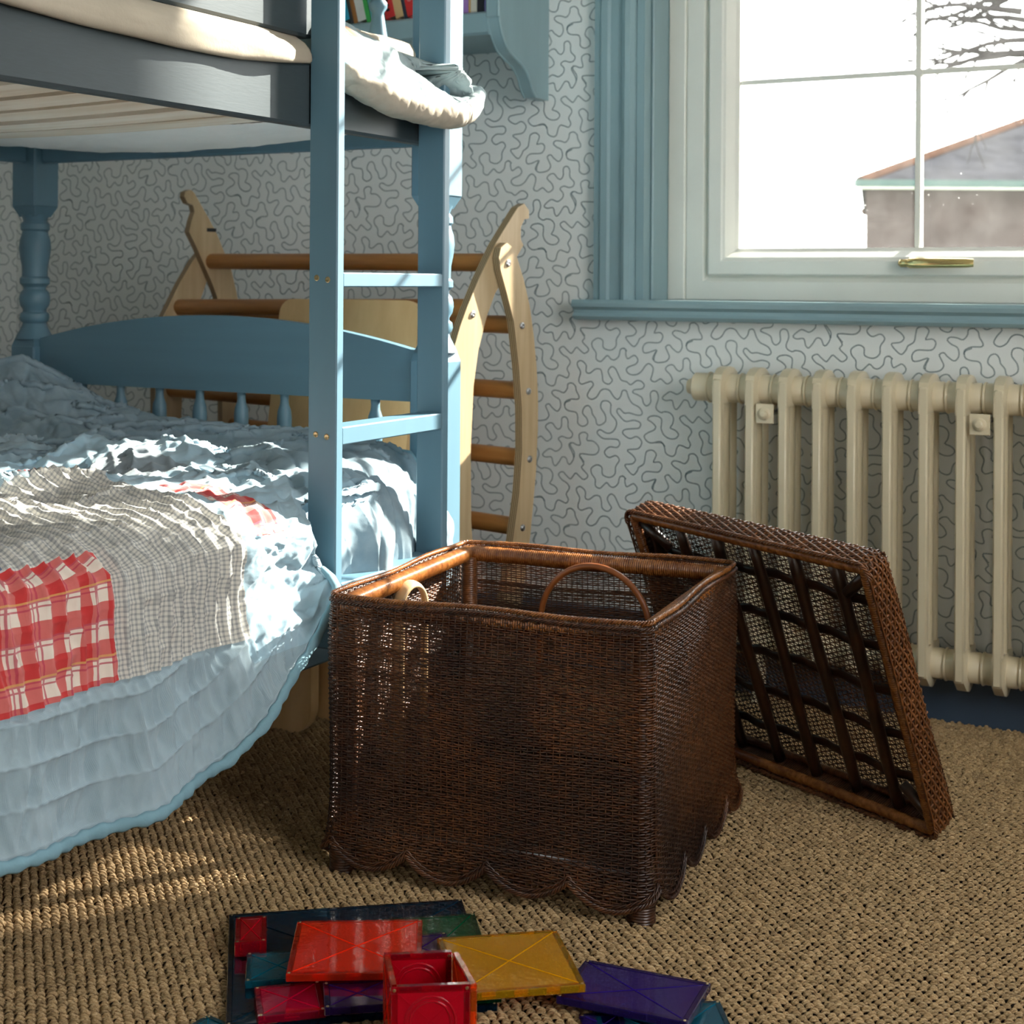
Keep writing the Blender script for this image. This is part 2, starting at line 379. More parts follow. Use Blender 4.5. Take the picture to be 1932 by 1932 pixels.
WP = [[[-1705,876],[-1692,856],[-1698,845],[-1680,826],[-1692,815],[-1706,824],[-1715,830],[-1724,820],[-1731,814],[-1743,823],[-1753,831],[-1765,824],[-1756,811],[-1740,802],[-1733,790],[-1742,774],[-1736,760],[-1742,750],[-1755,754],[-1766,756],[-1773,747],[-1777,732],[-1787,727],[-1802,734],[-1806,750],[-1813,759],[-1830,759]],[[-1465,587],[-1478,599],[-1503,594],[-1517,600],[-1522,611],[-1511,620],[-1496,627],[-1491,636],[-1501,646],[-1513,653],[-1506,661],[-1489,663],[-1476,657],[-1475,644],[-1476,632],[-1469,617],[-1454,608],[-1437,609],[-1429,619],[-1437,629],[-1451,635],[-1445,645],[-1443,661],[-1452,672],[-1467,675],[-1476,672],[-1488,679],[-1490,689],[-1484,707],[-1488,723],[-1499,726],[-1506,718],[-1505,697],[-1516,687],[-1525,694],[-1529,707],[-1541,714],[-1555,720],[-1549,727],[-1529,730],[-1523,740],[-1532,749],[-1544,750],[-1554,743],[-1562,739],[-1572,746],[-1587,750],[-1596,765],[-1604,779],[-1615,783],[-1624,771],[-1618,757],[-1612,748],[-1623,738],[-1638,745],[-1641,763],[-1646,775],[-1659,776],[-1669,769],[-1678,764],[-1687,768],[-1687,785],[-1701,796],[-1712,791],[-1711,781],[-1703,766],[-1708,744],[-1700,735],[-1687,739],[-1672,743],[-1666,734],[-1677,720],[-1683,705],[-1671,697],[-1656,704],[-1646,719],[-1635,725],[-1620,722],[-1610,709],[-1598,700],[-1588,709],[-1584,722],[-1573,723],[-1566,706],[-1556,692],[-1536,682],[-1528,668],[-1538,662],[-1564,667],[-1578,666],[-1592,677],[-1599,670],[-1591,658],[-1574,645],[-1551,649],[-1533,643],[-1537,630],[-1558,627],[-1578,623],[-1581,613],[-1562,602],[-1543,608],[-1529,595],[-1538,578],[-1563,574],[-1568,570],[-1553,559],[-1546,548],[-1555,538],[-1575,534],[-1565,519],[-1552,510],[-1541,521],[-1537,530],[-1523,540],[-1519,559],[-1515,572],[-1500,576],[-1489,567],[-1493,554],[-1496,546],[-1480,547],[-1473,537],[-1483,522],[-1515,521],[-1527,510],[-1525,496],[-1512,496],[-1490,503],[-1495,489],[-1497,478]],[[-1491,827],[-1497,816],[-1500,807],[-1492,799],[-1480,798],[-1463,802],[-1455,813],[-1460,826],[-1465,838],[-1455,843],[-1446,834],[-1431,825],[-1421,837],[-1424,855],[-1438,863],[-1447,872],[-1441,879],[-1426,878],[-1412,874],[-1402,885],[-1400,897],[-1388,900],[-1378,892],[-1376,881],[-1368,867],[-1371,859],[-1392,858],[-1407,851],[-1410,841]],[[-1731,692],[-1747,684],[-1746,670],[-1734,664],[-1715,661],[-1710,648],[-1710,634],[-1697,626],[-1682,633],[-1684,647],[-1696,660],[-1691,676],[-1679,680],[-1671,671],[-1668,659],[-1659,648],[-1655,634],[-1645,632],[-1631,642],[-1632,659],[-1644,677],[-1641,692],[-1627,695],[-1616,687],[-1616,664],[-1601,646],[-1601,630],[-1611,616],[-1627,612],[-1646,620],[-1654,611],[-1637,598],[-1614,598],[-1596,597],[-1590,587],[-1598,577],[-1619,577],[-1633,563],[-1621,550],[-1601,556],[-1591,545],[-1601,528],[-1603,509],[-1618,499],[-1638,505],[-1640,523],[-1654,529],[-1670,519],[-1669,505],[-1659,492],[-1658,475],[-1646,469],[-1636,477],[-1626,485],[-1616,476],[-1605,475],[-1594,485],[-1590,501],[-1580,505],[-1572,498]],[[-1583,832],[-1575,827],[-1575,816],[-1570,805],[-1560,810],[-1550,814],[-1541,803],[-1547,792],[-1567,784],[-1573,775],[-1564,766],[-1547,765],[-1532,773],[-1519,790],[-1509,794],[-1499,784],[-1501,768],[-1505,754],[-1494,749],[-1479,757],[-1470,751],[-1460,745],[-1447,754],[-1452,768],[-1465,781],[-1458,791],[-1445,793],[-1435,782],[-1426,778],[-1418,787],[-1417,807],[-1406,811],[-1399,801],[-1398,783],[-1386,770],[-1389,759],[-1401,756],[-1416,760],[-1427,753],[-1418,742],[-1419,730],[-1433,720],[-1445,724],[-1455,725],[-1473,710],[-1464,703],[-1447,704],[-1442,688],[-1435,682],[-1425,692],[-1415,706],[-1404,704],[-1398,690],[-1391,690],[-1382,705],[-1386,720],[-1396,738],[-1389,746]],[[-1720,544],[-1720,558],[-1732,576],[-1725,582],[-1712,577],[-1702,579],[-1706,599],[-1703,607],[-1691,611],[-1681,605],[-1683,591],[-1665,589],[-1650,576],[-1651,562],[-1665,554],[-1696,555],[-1704,551],[-1691,534]]]
# ------------------------------------------------------------------ room shell
def struct(name, mb, mat, parent=None, **k):
    o = mb.build(name, mat, parent, **k)
    if parent is None: o['kind'] = 'structure'
    return o
R_ = ROOM
floor = struct('floor', MB().box(R_['x0'], R_['x1'], R_['y0'], WALL_Y, -.12, 0.0), plain('carpet_backing', (.035, .018, .007), .95, .15, 20))
ox0, ox1, oz0, oz1 = WX0-.025, WX1+.025, WZ0-.005, WZ1+.06
wb = MB()
wb.box(R_['x0']-.2, ox0, WALL_Y, WALL_Y+.24, -.12, R_['z1']); wb.box(ox1, R_['x1']+.2, WALL_Y, WALL_Y+.24, -.12, R_['z1'])
wb.box(ox0, ox1, WALL_Y, WALL_Y+.24, -.12, oz0); wb.box(ox0, ox1, WALL_Y, WALL_Y+.24, oz1, R_['z1'])
wall_back = struct('wall_back', wb, M_wall)
wall_left = struct('wall_left', MB().box(R_['x0']-.2, R_['x0'], R_['y0'], WALL_Y, -.12, R_['z1']), M_wall)
ry0, ry1, rz0, rz1 = .15, 1.85, .90, 2.50          # second window, unseen, added in the right-hand wall for side light
wr = MB(); X0, X1 = R_['x1'], R_['x1']+.2
wr.box(X0, X1, R_['y0'], ry0, -.12, R_['z1']); wr.box(X0, X1, ry1, WALL_Y, -.12, R_['z1'])
wr.box(X0, X1, ry0, ry1, -.12, rz0); wr.box(X0, X1, ry0, ry1, rz1, R_['z1'])
wall_right = struct('wall_right', wr, M_wall)
wall_front = struct('wall_front', MB().box(R_['x0']-.2, R_['x1']+.2, R_['y0']-.2, R_['y0'], -.12, R_['z1']), M_wall)
ceiling = struct('ceiling', MB().box(R_['x0']-.2, R_['x1']+.2, R_['y0']-.2, WALL_Y+.24, R_['z1'], R_['z1']+.1), M_ceil)
bbm = MB().prism([(WALL_Y, 0), (WALL_Y-.02, 0), (WALL_Y-.02, .14), (WALL_Y-.012, .152), (WALL_Y-.008, .165), (WALL_Y, .168)], R_['x0'], R_['x1'], axis=0)
struct('baseboard_back', bbm, M_base)
struct('baseboard_left', MB().box(R_['x0'], R_['x0']+.02, R_['y0'], WALL_Y-.02, 0, .165, .004), M_base)

# wallpaper: a squiggle drawn as a chain of small printed ticks, one half-drop repeat traced and tiled
WA, WB = np.array([.3392, -.1632]), np.array([0., -.3264])
def tick_chain():
    P = []; T = []
    for seg in WP:
        c = cr(np.array(seg)/1000., 8); d = np.r_[0, np.cumsum(np.linalg.norm(np.diff(c, axis=0), axis=1))]
        n = max(2, int(d[-1]/.0034)); s = (np.arange(n)+.5)*d[-1]/n
        p = np.c_[np.interp(s, d, c[:, 0]), np.interp(s, d, c[:, 1])]; q = np.c_[np.interp(s+.001, d, c[:, 0]), np.interp(s+.001, d, c[:, 1])]
        t = q-np.c_[np.interp(s-.001, d, c[:, 0]), np.interp(s-.001, d, c[:, 1])]; t /= np.linalg.norm(t, axis=1)[:, None]+1e-9
        P.append(p); T.append(t)
    return np.vstack(P), np.vstack(T)
TP, TT = tick_chain()
def print_on(wall, x0, x1, z0, z1, hole, axis, off, sgn):
    Vs = []
    for i in range(-12, 18):
        for j in range(-16, 16):
            p = TP+WA*i+WB*j
            k = (p[:, 0] > x0) & (p[:, 0] < x1) & (p[:, 1] > z0) & (p[:, 1] < z1)
            if hole: k &= ~((p[:, 0] > hole[0]) & (p[:, 0] < hole[1]) & (p[:, 1] > hole[2]) & (p[:, 1] < hole[3]))
            if not k.any(): continue
            p = p[k]; t = TT[k]; n = np.c_[-t[:, 1], t[:, 0]]
            a, b = .00130, .0025
            Vs.append(np.stack([p-t*a*.7-n*b*.8, p+t*a-n*b*.55, p+t*a+n*b*.8, p-t*a*.7+n*b*.55], 1).reshape(-1, 2))
    V = np.vstack(Vs); m = len(V)//4; co = np.zeros((m*4, 3)); co[:, 2] = V[:, 1]
    if axis == 1: co[:, 0] = V[:, 0]; co[:, 1] = off
    else: co[:, 1] = V[:, 0]; co[:, 0] = off
    F = np.arange(m*4).reshape(m, 4)
    if sgn < 0: F = F[:, ::-1]
    o = np_mesh('wallpaper_print', co, F, M_print, wall, smooth=False); o['kind'] = 'stuff'
print_on(wall_back, R_['x0'], R_['x1'], .168, R_['z1'], (WX0-.135, WX1+.135, .91, 4), 1, WALL_Y-.0005, 1)
print_on(wall_left, 1.6, WALL_Y, .168, R_['z1'], None, 0, R_['x0']+.0005, 1)

# carpet: sisal boucle, one short hump of three twisted strands repeated in diagonal rows
def carpet():
    th = math.radians(47.8); e1 = np.array([-math.sin(th), math.cos(th)]); e2 = np.array([math.cos(th), math.sin(th)])
    x0, x1, y0, y1 = -3.05, 1.52, .35, WALL_Y-.022
    pr, ps = .0137, .0128
    n = 360; I, J = np.meshgrid(np.arange(-n, n), np.arange(-n, n))
    a = (J+.5*(I % 2))*ps; b = I*pr
    X = a*e1[0]+b*e2[0]-.7; Y = a*e1[1]+b*e2[1]+1.9
    k = (X > x0) & (X < x1) & (Y > y0) & (Y < y1); X = X[k]; Y = Y[k]
    X += rng.normal(0, .0008, len(X)); Y += rng.normal(0, .0008, len(Y))
    me = bpy.data.meshes.new('carpet_pile'); me.vertices.add(len(X))
    co = np.zeros((len(X), 3), np.float32); co[:, 0] = X; co[:, 1] = Y; co[:, 2] = .0005+rng.normal(0, .0005, len(X)); me.vertices.foreach_set('co', co.ravel())
    at = me.attributes.new('turn', 'FLOAT', 'POINT'); at.data.foreach_set('value', rng.normal(0, .13, len(X)).astype(np.float32))
    at = me.attributes.new('size', 'FLOAT', 'POINT'); at.data.foreach_set('value', (1+rng.normal(0, .09, len(X))).astype(np.float32))
    o = bpy.data.objects.new('carpet_pile', me); COL.objects.link(o); o.parent = floor; o['kind'] = 'stuff'
    # stitch mesh
    mb = MB()
    for q, (dy, hz) in enumerate(((-.0036, .0062), (0, .0088), (.0036, .0066))):
        path = []
        for t in np.linspace(-1, 1, 6):
            path.append((t*.0068, dy+t*.0024, hz*(1-abs(t)**2.2)-.0012))
        mb.tube(path, [.0010, .0019, .0023, .0023, .0019, .0010], n=6)
    st = bpy.data.meshes.new('sisal_stitch'); st.from_pydata(mb.v, [], mb.f); st.polygons.foreach_set('use_smooth', [True]*len(st.polygons)); st.update()
    m, nt, b = newmat('sisal'); 
    oi = N(nt, 'ShaderNodeObjectInfo'); tc = N(nt, 'ShaderNodeTexCoord')
    geo = N(nt, 'ShaderNodeNewGeometry')
    mp = N(nt, 'ShaderNodeMapping'); mp.inputs['Rotation'].default_value = (0, 0, -(PI/2-th)+.45); nt.links.new(geo.outputs['Position'], mp.inputs[0])
    ms = N(nt, 'ShaderNodeMapping'); ms.inputs['Scale'].default_value = (60, 900, 900); nt.links.new(mp.outputs[0], ms.inputs[0])
    fib = noise(nt, ms.outputs[0], 1.0, 2)
    big = noise(nt, geo.outputs['Position'], 3.0, 2)
    c = ramp(nt, fib, [(.25, (.16, .085, .030)), (.5, (.40, .27, .13)), (.75, (.66, .52, .33))])
    v = ramp(nt, oi.outputs['Random'], [(0, (.72, .68, .62)), (1, (1.08, 1.04, 1.0))])
    c = mixc(nt, 1.0, c, v, 'MULTIPLY'); nt.links.new(c, b.inputs['Base Color']); b.inputs['Roughness'].default_value = .75
    bump(nt, b, fib, .6, .0012); st.materials.append(m)
    so = bpy.data.objects.new('sisal_stitch', st)
    ng = bpy.data.node_groups.new('lay_stitches', 'GeometryNodeTree')
    ng.interface.new_socket('Geometry', in_out='INPUT', socket_type='NodeSocketGeometry'); ng.interface.new_socket('Geometry', in_out='OUTPUT', socket_type='NodeSocketGeometry')
    gi = ng.nodes.new('NodeGroupInput'); go = ng.nodes.new('NodeGroupOutput')
    ip = ng.nodes.new('GeometryNodeInstanceOnPoints'); ob = ng.nodes.new('GeometryNodeObjectInfo'); ob.inputs['Object'].default_value = so
    ob.inputs['As Instance'].default_value = True
    an = ng.nodes.new('GeometryNodeInputNamedAttribute'); an.data_type = 'FLOAT'; an.inputs['Name'].default_value = 'turn'
    sn = ng.nodes.new('GeometryNodeInputNamedAttribute'); sn.data_type = 'FLOAT'; sn.inputs['Name'].default_value = 'size'
    cx = ng.nodes.new('ShaderNodeCombineXYZ'); ad = ng.nodes.new('ShaderNodeMath'); ad.operation = 'ADD'; ad.inputs[1].default_value = (PI/2-th)-.45+.0
    L = ng.links.new
    L(an.outputs[0], ad.inputs[0]); L(ad.outputs[0], cx.inputs['Z']); L(gi.outputs[0], ip.inputs['Points']); L(ob.outputs['Geometry'], ip.inputs['Instance'])
    L(cx.outputs[0], ip.inputs['Rotation']); L(sn.outputs[0], ip.inputs['Scale']); L(ip.outputs[0], go.inputs[0])
    md = o.modifiers.new('stitches', 'NODES'); md.node_group = ng
carpet()

# ------------------------------------------------------------------ window
def ring(mb, x0, x1, z0, z1, prof):
    base = len(mb.v)
    for ins, y in prof:
        mb.v += [(x0+ins, y, z0+ins), (x1-ins, y, z0+ins), (x1-ins, y, z1-ins), (x0+ins, y, z1-ins)]
    for j in range(len(prof)-1):
        for k in range(4):
            l = (k+1) % 4; mb.f.append((base+j*4+k, base+(j+1)*4+k, base+(j+1)*4+l, base+j*4+l))
    return mb
trim = MB()
arch = [(0, .0), (0, -.026), (.018, -.028), (.022, -.034), (.040, -.034), (.046, -.027), (.080, -.029), (.083, -.038), (.092, -.042), (.104, -.038), (.112, -.026), (.116, -.012), (.116, 0)]
trim.prism([(WX0-.141+a, WALL_Y+b) for a, b in arch], .955, 3.0, axis=2)
trim.prism([(WX1+.141-a, WALL_Y+b) for a, b in arch][::-1], .955, 3.0, axis=2)
struct('trim_1', trim, M_trim)
jm = MB(); jm.box(WX0-.025, WX0-.004, WALL_Y-.02, FRAME_Y+.06, .955, oz1); jm.box(WX1+.004, WX1+.025, WALL_Y-.02, FRAME_Y+.06, .955, oz1)
jm.box(WX0-.025, WX1+.025, WALL_Y-.02, FRAME_Y+.06, oz1-.02, oz1); jm.box(WX0-.004, WX0+.004, WALL_Y+.02, WALL_Y+.05, .955, oz1-.02, .003)
struct('trim_2', jm, M_trim)
sl = MB().prism([(3.66, .902), (3.45, .902), (3.424, .905), (3.417, .913), (3.424, .921), (3.424, .929), (3.412, .937), (3.410, .947), (3.416, .955), (3.66, .955)][::-1], WX0-.187, WX1+.187, axis=0)
struct('trim_3', sl, M_trim)
win = bpy.data.objects.new('window_1', None); COL.objects.link(win); win.location = (-.45, FRAME_Y, WZ0); win['kind'] = 'structure'
LW = -1.471; MX = -.292; RW = .62; ZT = 2.929
fr = MB(); outer = [(0, 3.70), (0, 3.612), (.005, 3.607), (.050, 3.606), (.060, 3.618), (.066, 3.620), (.066, 3.70)]
ring(fr, LW, MX, .953, ZT, outer)
fr.box(WX0-.004, LW, 3.604, 3.70, .955, ZT, .003); fr.box(MX, WX1+.004, 3.604, 3.70, .955, ZT, .003); fr.box(WX0, WX1, 3.604, 3.70, ZT, oz1-.02)
fr.build('window_frame', M_upvc, win)
cas = [(0, 3.70), (0, 3.600), (.004, 3.596), (.036, 3.596), (.040, 3.600), (.046, 3.602), (.062, 3.630), (.070, 3.640), (.070, 3.68)]
for x0, x1 in ((LW, MX),):
    c = MB(); ring(c, x0+.066, x1-.066, 1.019, ZT-.066, cas); co = c.build('casement', M_upvc, win)
    gx0, gx1, gz0, gz1 = x0+.136, x1-.136, 1.089, ZT-.136; mx = (gx0+gx1)/2; dz = (gz1-gz0)/4
    MB().box(mx-.0068, mx+.0068, 3.646, 3.652, gz0, gz1, .002).build('glazing_bar', M_upvc, co)
    MB().box(mx-.007, mx+.007, 3.670, 3.678, gz0, gz1, .002).build('glazing_bar', M_upvc, co)  # this outer bar stands in for the bright reflection of the inner one
    for k in (1, 2, 3):
        MB().box(gx0, gx1, 3.6455, 3.6515, gz0+dz*k-.0065, gz0+dz*k+.0065, .002).build('glazing_bar', M_upvc, co)
        MB().lathe([(.003, -.004), (.011, -.004), (.013, 0), (.011, .004), (.003, .004)], 12, Matrix.Translation((mx, 3.649, gz0+dz*k)) @ Matrix.Rotation(PI/2, 4, 'X')).build('bar_joint', M_upvc, co)
    for i in range(2):
        for k in range(4):
            a0, a1 = (gx0, mx) if i == 0 else (mx, gx1)
            MB().box(a0-.003*(i == 0), a1+.003*(i == 1), 3.660, 3.664, gz0+dz*k, gz0+dz*(k+1)).build('pane', M_glass, co)
hd = MB(); zc = 1.050
hb = MB().box(-.912, -.885, 3.578, 3.597, zc-.010, zc+.010, .006).build('handle_base', M_steel, win)
path = [(-.888, 3.575, zc)]+[(-.888+.012*math.sin(a), 3.575-.022*(1-math.cos(a)), zc) for a in (0.5, 1.0, 1.5)]+[(-.86, 3.551, zc), (-.80, 3.549, zc), (-.745, 3.549, zc), (-.728, 3.551, zc)]
hd.tube(path, [.009, .011, .012, .0122, .0125, .0115, .011, .009], 12, flat=(1.0, .75))
hd.box(-.905, -.862, 3.552, 3.580, zc-.009, zc+.009, .006)
hh = hd.build('handle', M_brass, win, auto=50)
MB().lathe([(.0005, 0), (.006, 0), (.0065, .002), (.0005, .0035)], 14, Matrix.Translation((-.872, 3.5525, zc)) @ Matrix.Rotation(PI/2, 4, 'X')).build('lock_button', M_black, hh)

w2 = bpy.data.objects.new('added_window', None); COL.objects.link(w2); w2.location = (X0+.1, (ry0+ry1)/2, rz0); w2['kind'] = 'structure'
f2 = MB(); xa, xb = X0+.10, X0+.16
f2.box(xa, xb, ry0, ry1, rz0, rz0+.06); f2.box(xa, xb, ry0, ry1, rz1-.06, rz1); f2.box(xa, xb, ry0, ry0+.06, rz0+.06, rz1-.06); f2.box(xa, xb, ry1-.06, ry1, rz0+.06, rz1-.06)
f2.box(xa, xb, (ry0+ry1)/2-.035, (ry0+ry1)/2+.035, rz0+.06, rz1-.06); f2.box(xa+.02, xb-.02, ry0+.06, (ry0+ry1)/2-.035, 1.77, 1.80); f2.box(xa+.02, xb-.02, (ry0+ry1)/2+.035, ry1-.06, 1.77, 1.80)
f2.build('window_frame', M_upvc, w2); MB().box(X0-.06, X0+.10, ry0-.05, ry1+.05, rz0-.04, rz0).build('window_board', M_trim, w2)

# ------------------------------------------------------------------ outside
def camsp(lat, d, z):
    lat = lat+max(0, d-22.0)*.245
    return (fw.x*d+rt.x*lat, fw.y*d+rt.y*lat, z)
gr = MB(); gr.add([(-60, 3.9, -3.0), (60, 3.9, -3.0), (60, 110, -3.0), (-60, 110, -3.0)], [(0, 1, 2, 3)])
g = struct('garden_ground', gr, M_lawn); 
hs = empty('neighbouring_house', camsp(11, 24, -3.0), 'grey slate roofed brick house seen through the window', 'house')
D0, D1, L0, L1 = 22.0, 31.0, 5.22, 19.0
def cb(mb, l0, l1, d0, d1, z0, z1):
    vs = [camsp(l, d, z) for z in (z0, z1) for d in (d0, d1) for l in (l0, l1)]
    return mb.add(vs, [(0, 2, 3, 1), (4, 5, 7, 6), (0, 1, 5, 4), (2, 6, 7, 3), (0, 4, 6, 2), (1, 3, 7, 5)])
cb(MB(), L0, L1, D0, D1, -3.0, 2.44).build('house_wall', M_render, hs)
rf = MB(); e = .12; s_ = .44; hw = (D1-D0)/2+e; hz = 2.50+hw*s_
vs = [camsp(L0-e, D0-e, 2.50), camsp(L1+e, D0-e, 2.50), camsp(L1+e, D1+e, 2.50), camsp(L0-e, D1+e, 2.50), camsp(L0-e+hw, (D0+D1)/2, hz), camsp(L1+e-hw, (D0+D1)/2, hz)]
rf.add(vs, [(0, 1, 5, 4), (1, 2, 5), (2, 3, 4, 5), (3, 0, 4), (0, 3, 2, 1)]); rf.build('roof', M_slate, hs)
MB().tube([vs[0], vs[4], vs[5]], .085, 8).build('ridge_tiles', M_ridge, hs)
MB().tube([vs[3], vs[4]], .085, 8).build('ridge_tiles', M_ridge, hs)
cb(MB(), L0-e-.09, L1+e, D0-e-.12, D0-e, 2.425, 2.525).build('gutter', M_gutter, hs)
cb(MB(), L0-e-.05, L1+e, D0-e, D0+.02, 2.40, 2.50).build('eaves_board', M_upvc, hs)

def tree():
    t = empty('bare_tree', (2.99, 9.6, -3.0), 'bare winter tree with fine twigs outside the window', 'tree')
    r_ = random.Random(11); tw = MB()
    MB().tube([(2.99, 9.6, -3.0), (2.98, 9.62, -1), (2.97, 9.6, 1), (2.975, 9.6, 3.5), (2.98, 9.62, 5.5), (3.1, 9.8, 8.0)], [.13, .10, .09, .087, .082, .05], 14).build('shade_trunk', M_bark, t, smooth=True)  # trunk out of view, placed and sized to block a strip of sun
    br = MB()
    def grow(p, d, l, r, dep):
        n = 5; pts = [Vector(p)]; dd = Vector(d).normalized()
        for i in range(n):
            dd = (dd+Vector((r_.uniform(-.28, .28), r_.uniform(-.28, .28), r_.uniform(-.25, .22)))).normalized(); pts.append(pts[-1]+dd*l/n)
        (br if dep < 2 else tw).tube(pts, [r*(1-.6*i/n) for i in range(n+1)], 5 if dep > 1 else 8)
        if dep >= 4: return
        for k in range(4 if dep else 7):
            i = r_.randint(2, n); q = (pts[i]-pts[i-1]).normalized()
            nd = (q+Vector((r_.uniform(-.9, .9), r_.uniform(-.9, .9), r_.uniform(-.6, .7)))).normalized()
            grow(pts[i], nd, l*r_.uniform(.42, .62), r*.42, dep+1)
    grow((2.9, 9.6, 2.6), (-1, -.03, .10), 3.5, .07, 0)
    grow((2.95, 9.6, 3.6), (-1, -.1, .55), 3.4, .08, 0)
    grow((3.05, 9.6, 4.2), (.8, .2, .8), 3.2, .09, 0)
    grow((3.05, 9.6, 4.8), (-.1, .8, .9), 2.8, .07, 0)
    # twigs reaching into the upper right of the window
    for k in range(16):
        a = (-1.42+r_.uniform(-.22, .18), 9.35+r_.uniform(-.15, .15), 2.62+r_.uniform(-.25, .40))
        grow(a, (-1, r_.uniform(-.2, .2), r_.uniform(-.18, .32)), .62, .024, 2)
    br.tube([(-.1, 9.5, 3.0), (-.5, 9.4, 2.9), (-.9, 9.35, 2.85), (-1.35, 9.32, 2.72)], [.04, .035, .028, .014], 7)
    br.build('branches', M_bark, t, smooth=True); o = tw.build('twigs', M_bark, t, smooth=True); o['kind'] = 'stuff'
tree()
# ------------------------------------------------------------------ radiator
def radiator():
    n = 17; pitch = .0808; x0 = -1.285; yf = 3.335
    t = empty('column_radiator', (x0+n*pitch/2, 3.385, .0), 'cream cast column radiator on the wall under the window', 'radiator')
    mb = MB(); zt, zb = .752, .148
    ys = (yf+.006, yf+.052, yf+.098)
    cols = []
    for i, y in enumerate(ys):
        mb.tube([(0, y, zb-.0), (0, y, (zt+zb)/2), (0, y, zt)], .0145, 10, flat=(.95, .78) if False else (.8, .95))
    # front and rear flat ribs and the joined heads
    oy = [(yf-.008, zb+.01), (yf-.008, zt), (yf-.002, zt+.030), (yf+.022, zt+.044), (yf+.052, zt+.048), (yf+.082, zt+.044), (yf+.106, zt+.030), (yf+.112, zt), (yf+.112, zb+.01), (yf+.106, zb-.022), (yf+.078, zb-.044), (yf+.052, zb-.052), (yf+.026, zb-.044), (yf-.002, zb-.022)]
    iy = [(yf+.010, zb+.050), (yf+.010, zt-.035), (yf+.094, zt-.035), (yf+.094, zb+.050)]
    w = .0105
    # heads: top and bottom solid caps, front rib
    top = [(yf-.008, zt-.04)]+oy[1:8]+[(yf+.112, zt-.04)]
    bot = [(yf+.112, zb+.045)]+oy[8:]+[(yf-.008, zb+.045)]
    def cap(poly, w):
        c = (sum(p[0] for p in poly)/len(poly), sum(p[1] for p in poly)/len(poly)); sh = [(c[0]+(p[0]-c[0])*.86, c[1]+(p[1]-c[1])*.90) for p in poly]
        m = len(poly); vs = [(-w*1.3, *p) for p in sh]+[(-w, *p) for p in poly]+[(w, *p) for p in poly]+[(w*1.3, *p) for p in sh]
        fs = [tuple(range(m))[::-1]]+[(j*m+i, j*m+(i+1) % m, (j+1)*m+(i+1) % m, (j+1)*m+i) for j in range(3) for i in range(m)]+[tuple(range(3*m, 4*m))]
        mb.add(vs, fs)
    cap(top[::-1], w); cap(bot[::-1], w)
    mb.box(-w, w, yf-.009, yf+.016, zb-.02, zt+.02, .0035)
    mb.box(-w*.8, w*.8, yf+.090, yf+.113, zb-.02, zt+.02, .0035)
    for y in (yf+.052,):
        mb.box(-w*.7, w*.7, y-.010, y+.010, zb, zt, .004)
    for z in (zt-.004, zb+.004):
        mb.lathe([(.020, -.0405), (.030, -.0400), (.0345, -.034), (.035, 0), (.0345, .034), (.030, .0400), (.020, .0405)], 20, Matrix.Translation((0, yf+.05, z)) @ Matrix.Rotation(PI/2, 4, 'Y'))
        mb.lathe([(.0362, -.0405), (.0375, -.038), (.0362, -.035)], 20, Matrix.Translation((0, yf+.05, z)) @ Matrix.Rotation(PI/2, 4, 'Y'))
    me = bpy.data.meshes.new('radiator_section'); me.from_pydata(mb.v, [], mb.f); me.materials.append(M_rad)
    me.polygons.foreach_set('use_smooth', [True]*len(me.polygons)); me.update()
    try: me.set_sharp_from_angle(angle=math.radians(38))
    except Exception: pass
    bpy.context.view_layer.update(); inv = t.matrix_world.inverted()
    for k in range(n):
        o = bpy.data.objects.new('radiator_section', me); COL.objects.link(o); o.parent = t; o.matrix_parent_inverse = inv; o.location = (x0+.011+k*pitch, 0, 0)
    for z in (zt-.004, zb+.004):
        e = MB(); e.lathe([(.001, -.055), (.017, -.055), (.019, -.050), (.019, -.040), (.029, -.040), (.034, -.036), (.034, -.012), (.034, 0)], 20, Matrix.Translation((x0-.028, yf+.05, z)) @ Matrix.Rotation(PI/2, 4, 'Y'))
        e.build('end_plug', M_rad, t, auto=40)
    for bx in (-1.157, -.668):
        b = MB().box(bx-.022, bx+.022, yf-.004, yf+.000, .672, .718, .0015).build('wall_bracket', M_rad, t)
        MB().lathe([(.0005, 0), (.015, 0), (.0155, .004), (.012, .007), (.009, .0075), (.009, .013), (.006, .015), (.0005, .015)], 16, Matrix.Translation((bx, yf-.003, .695)) @ Matrix.Rotation(PI/2, 4, 'X')).build('bracket_nut', M_rad, b, auto=30)
        MB().tube([(bx, yf+.0, .695), (bx, 3.47, .695)], .005, 8).build('bracket_rod', M_steel, b)
    for fx in (x0+.1, x0+n*pitch-.15):      # feet hidden behind the lowest hub carry it
        MB().box(fx-.012, fx+.012, yf+.03, yf+.07, 0, .12, .003).build('foot', M_rad, t)
radiator()

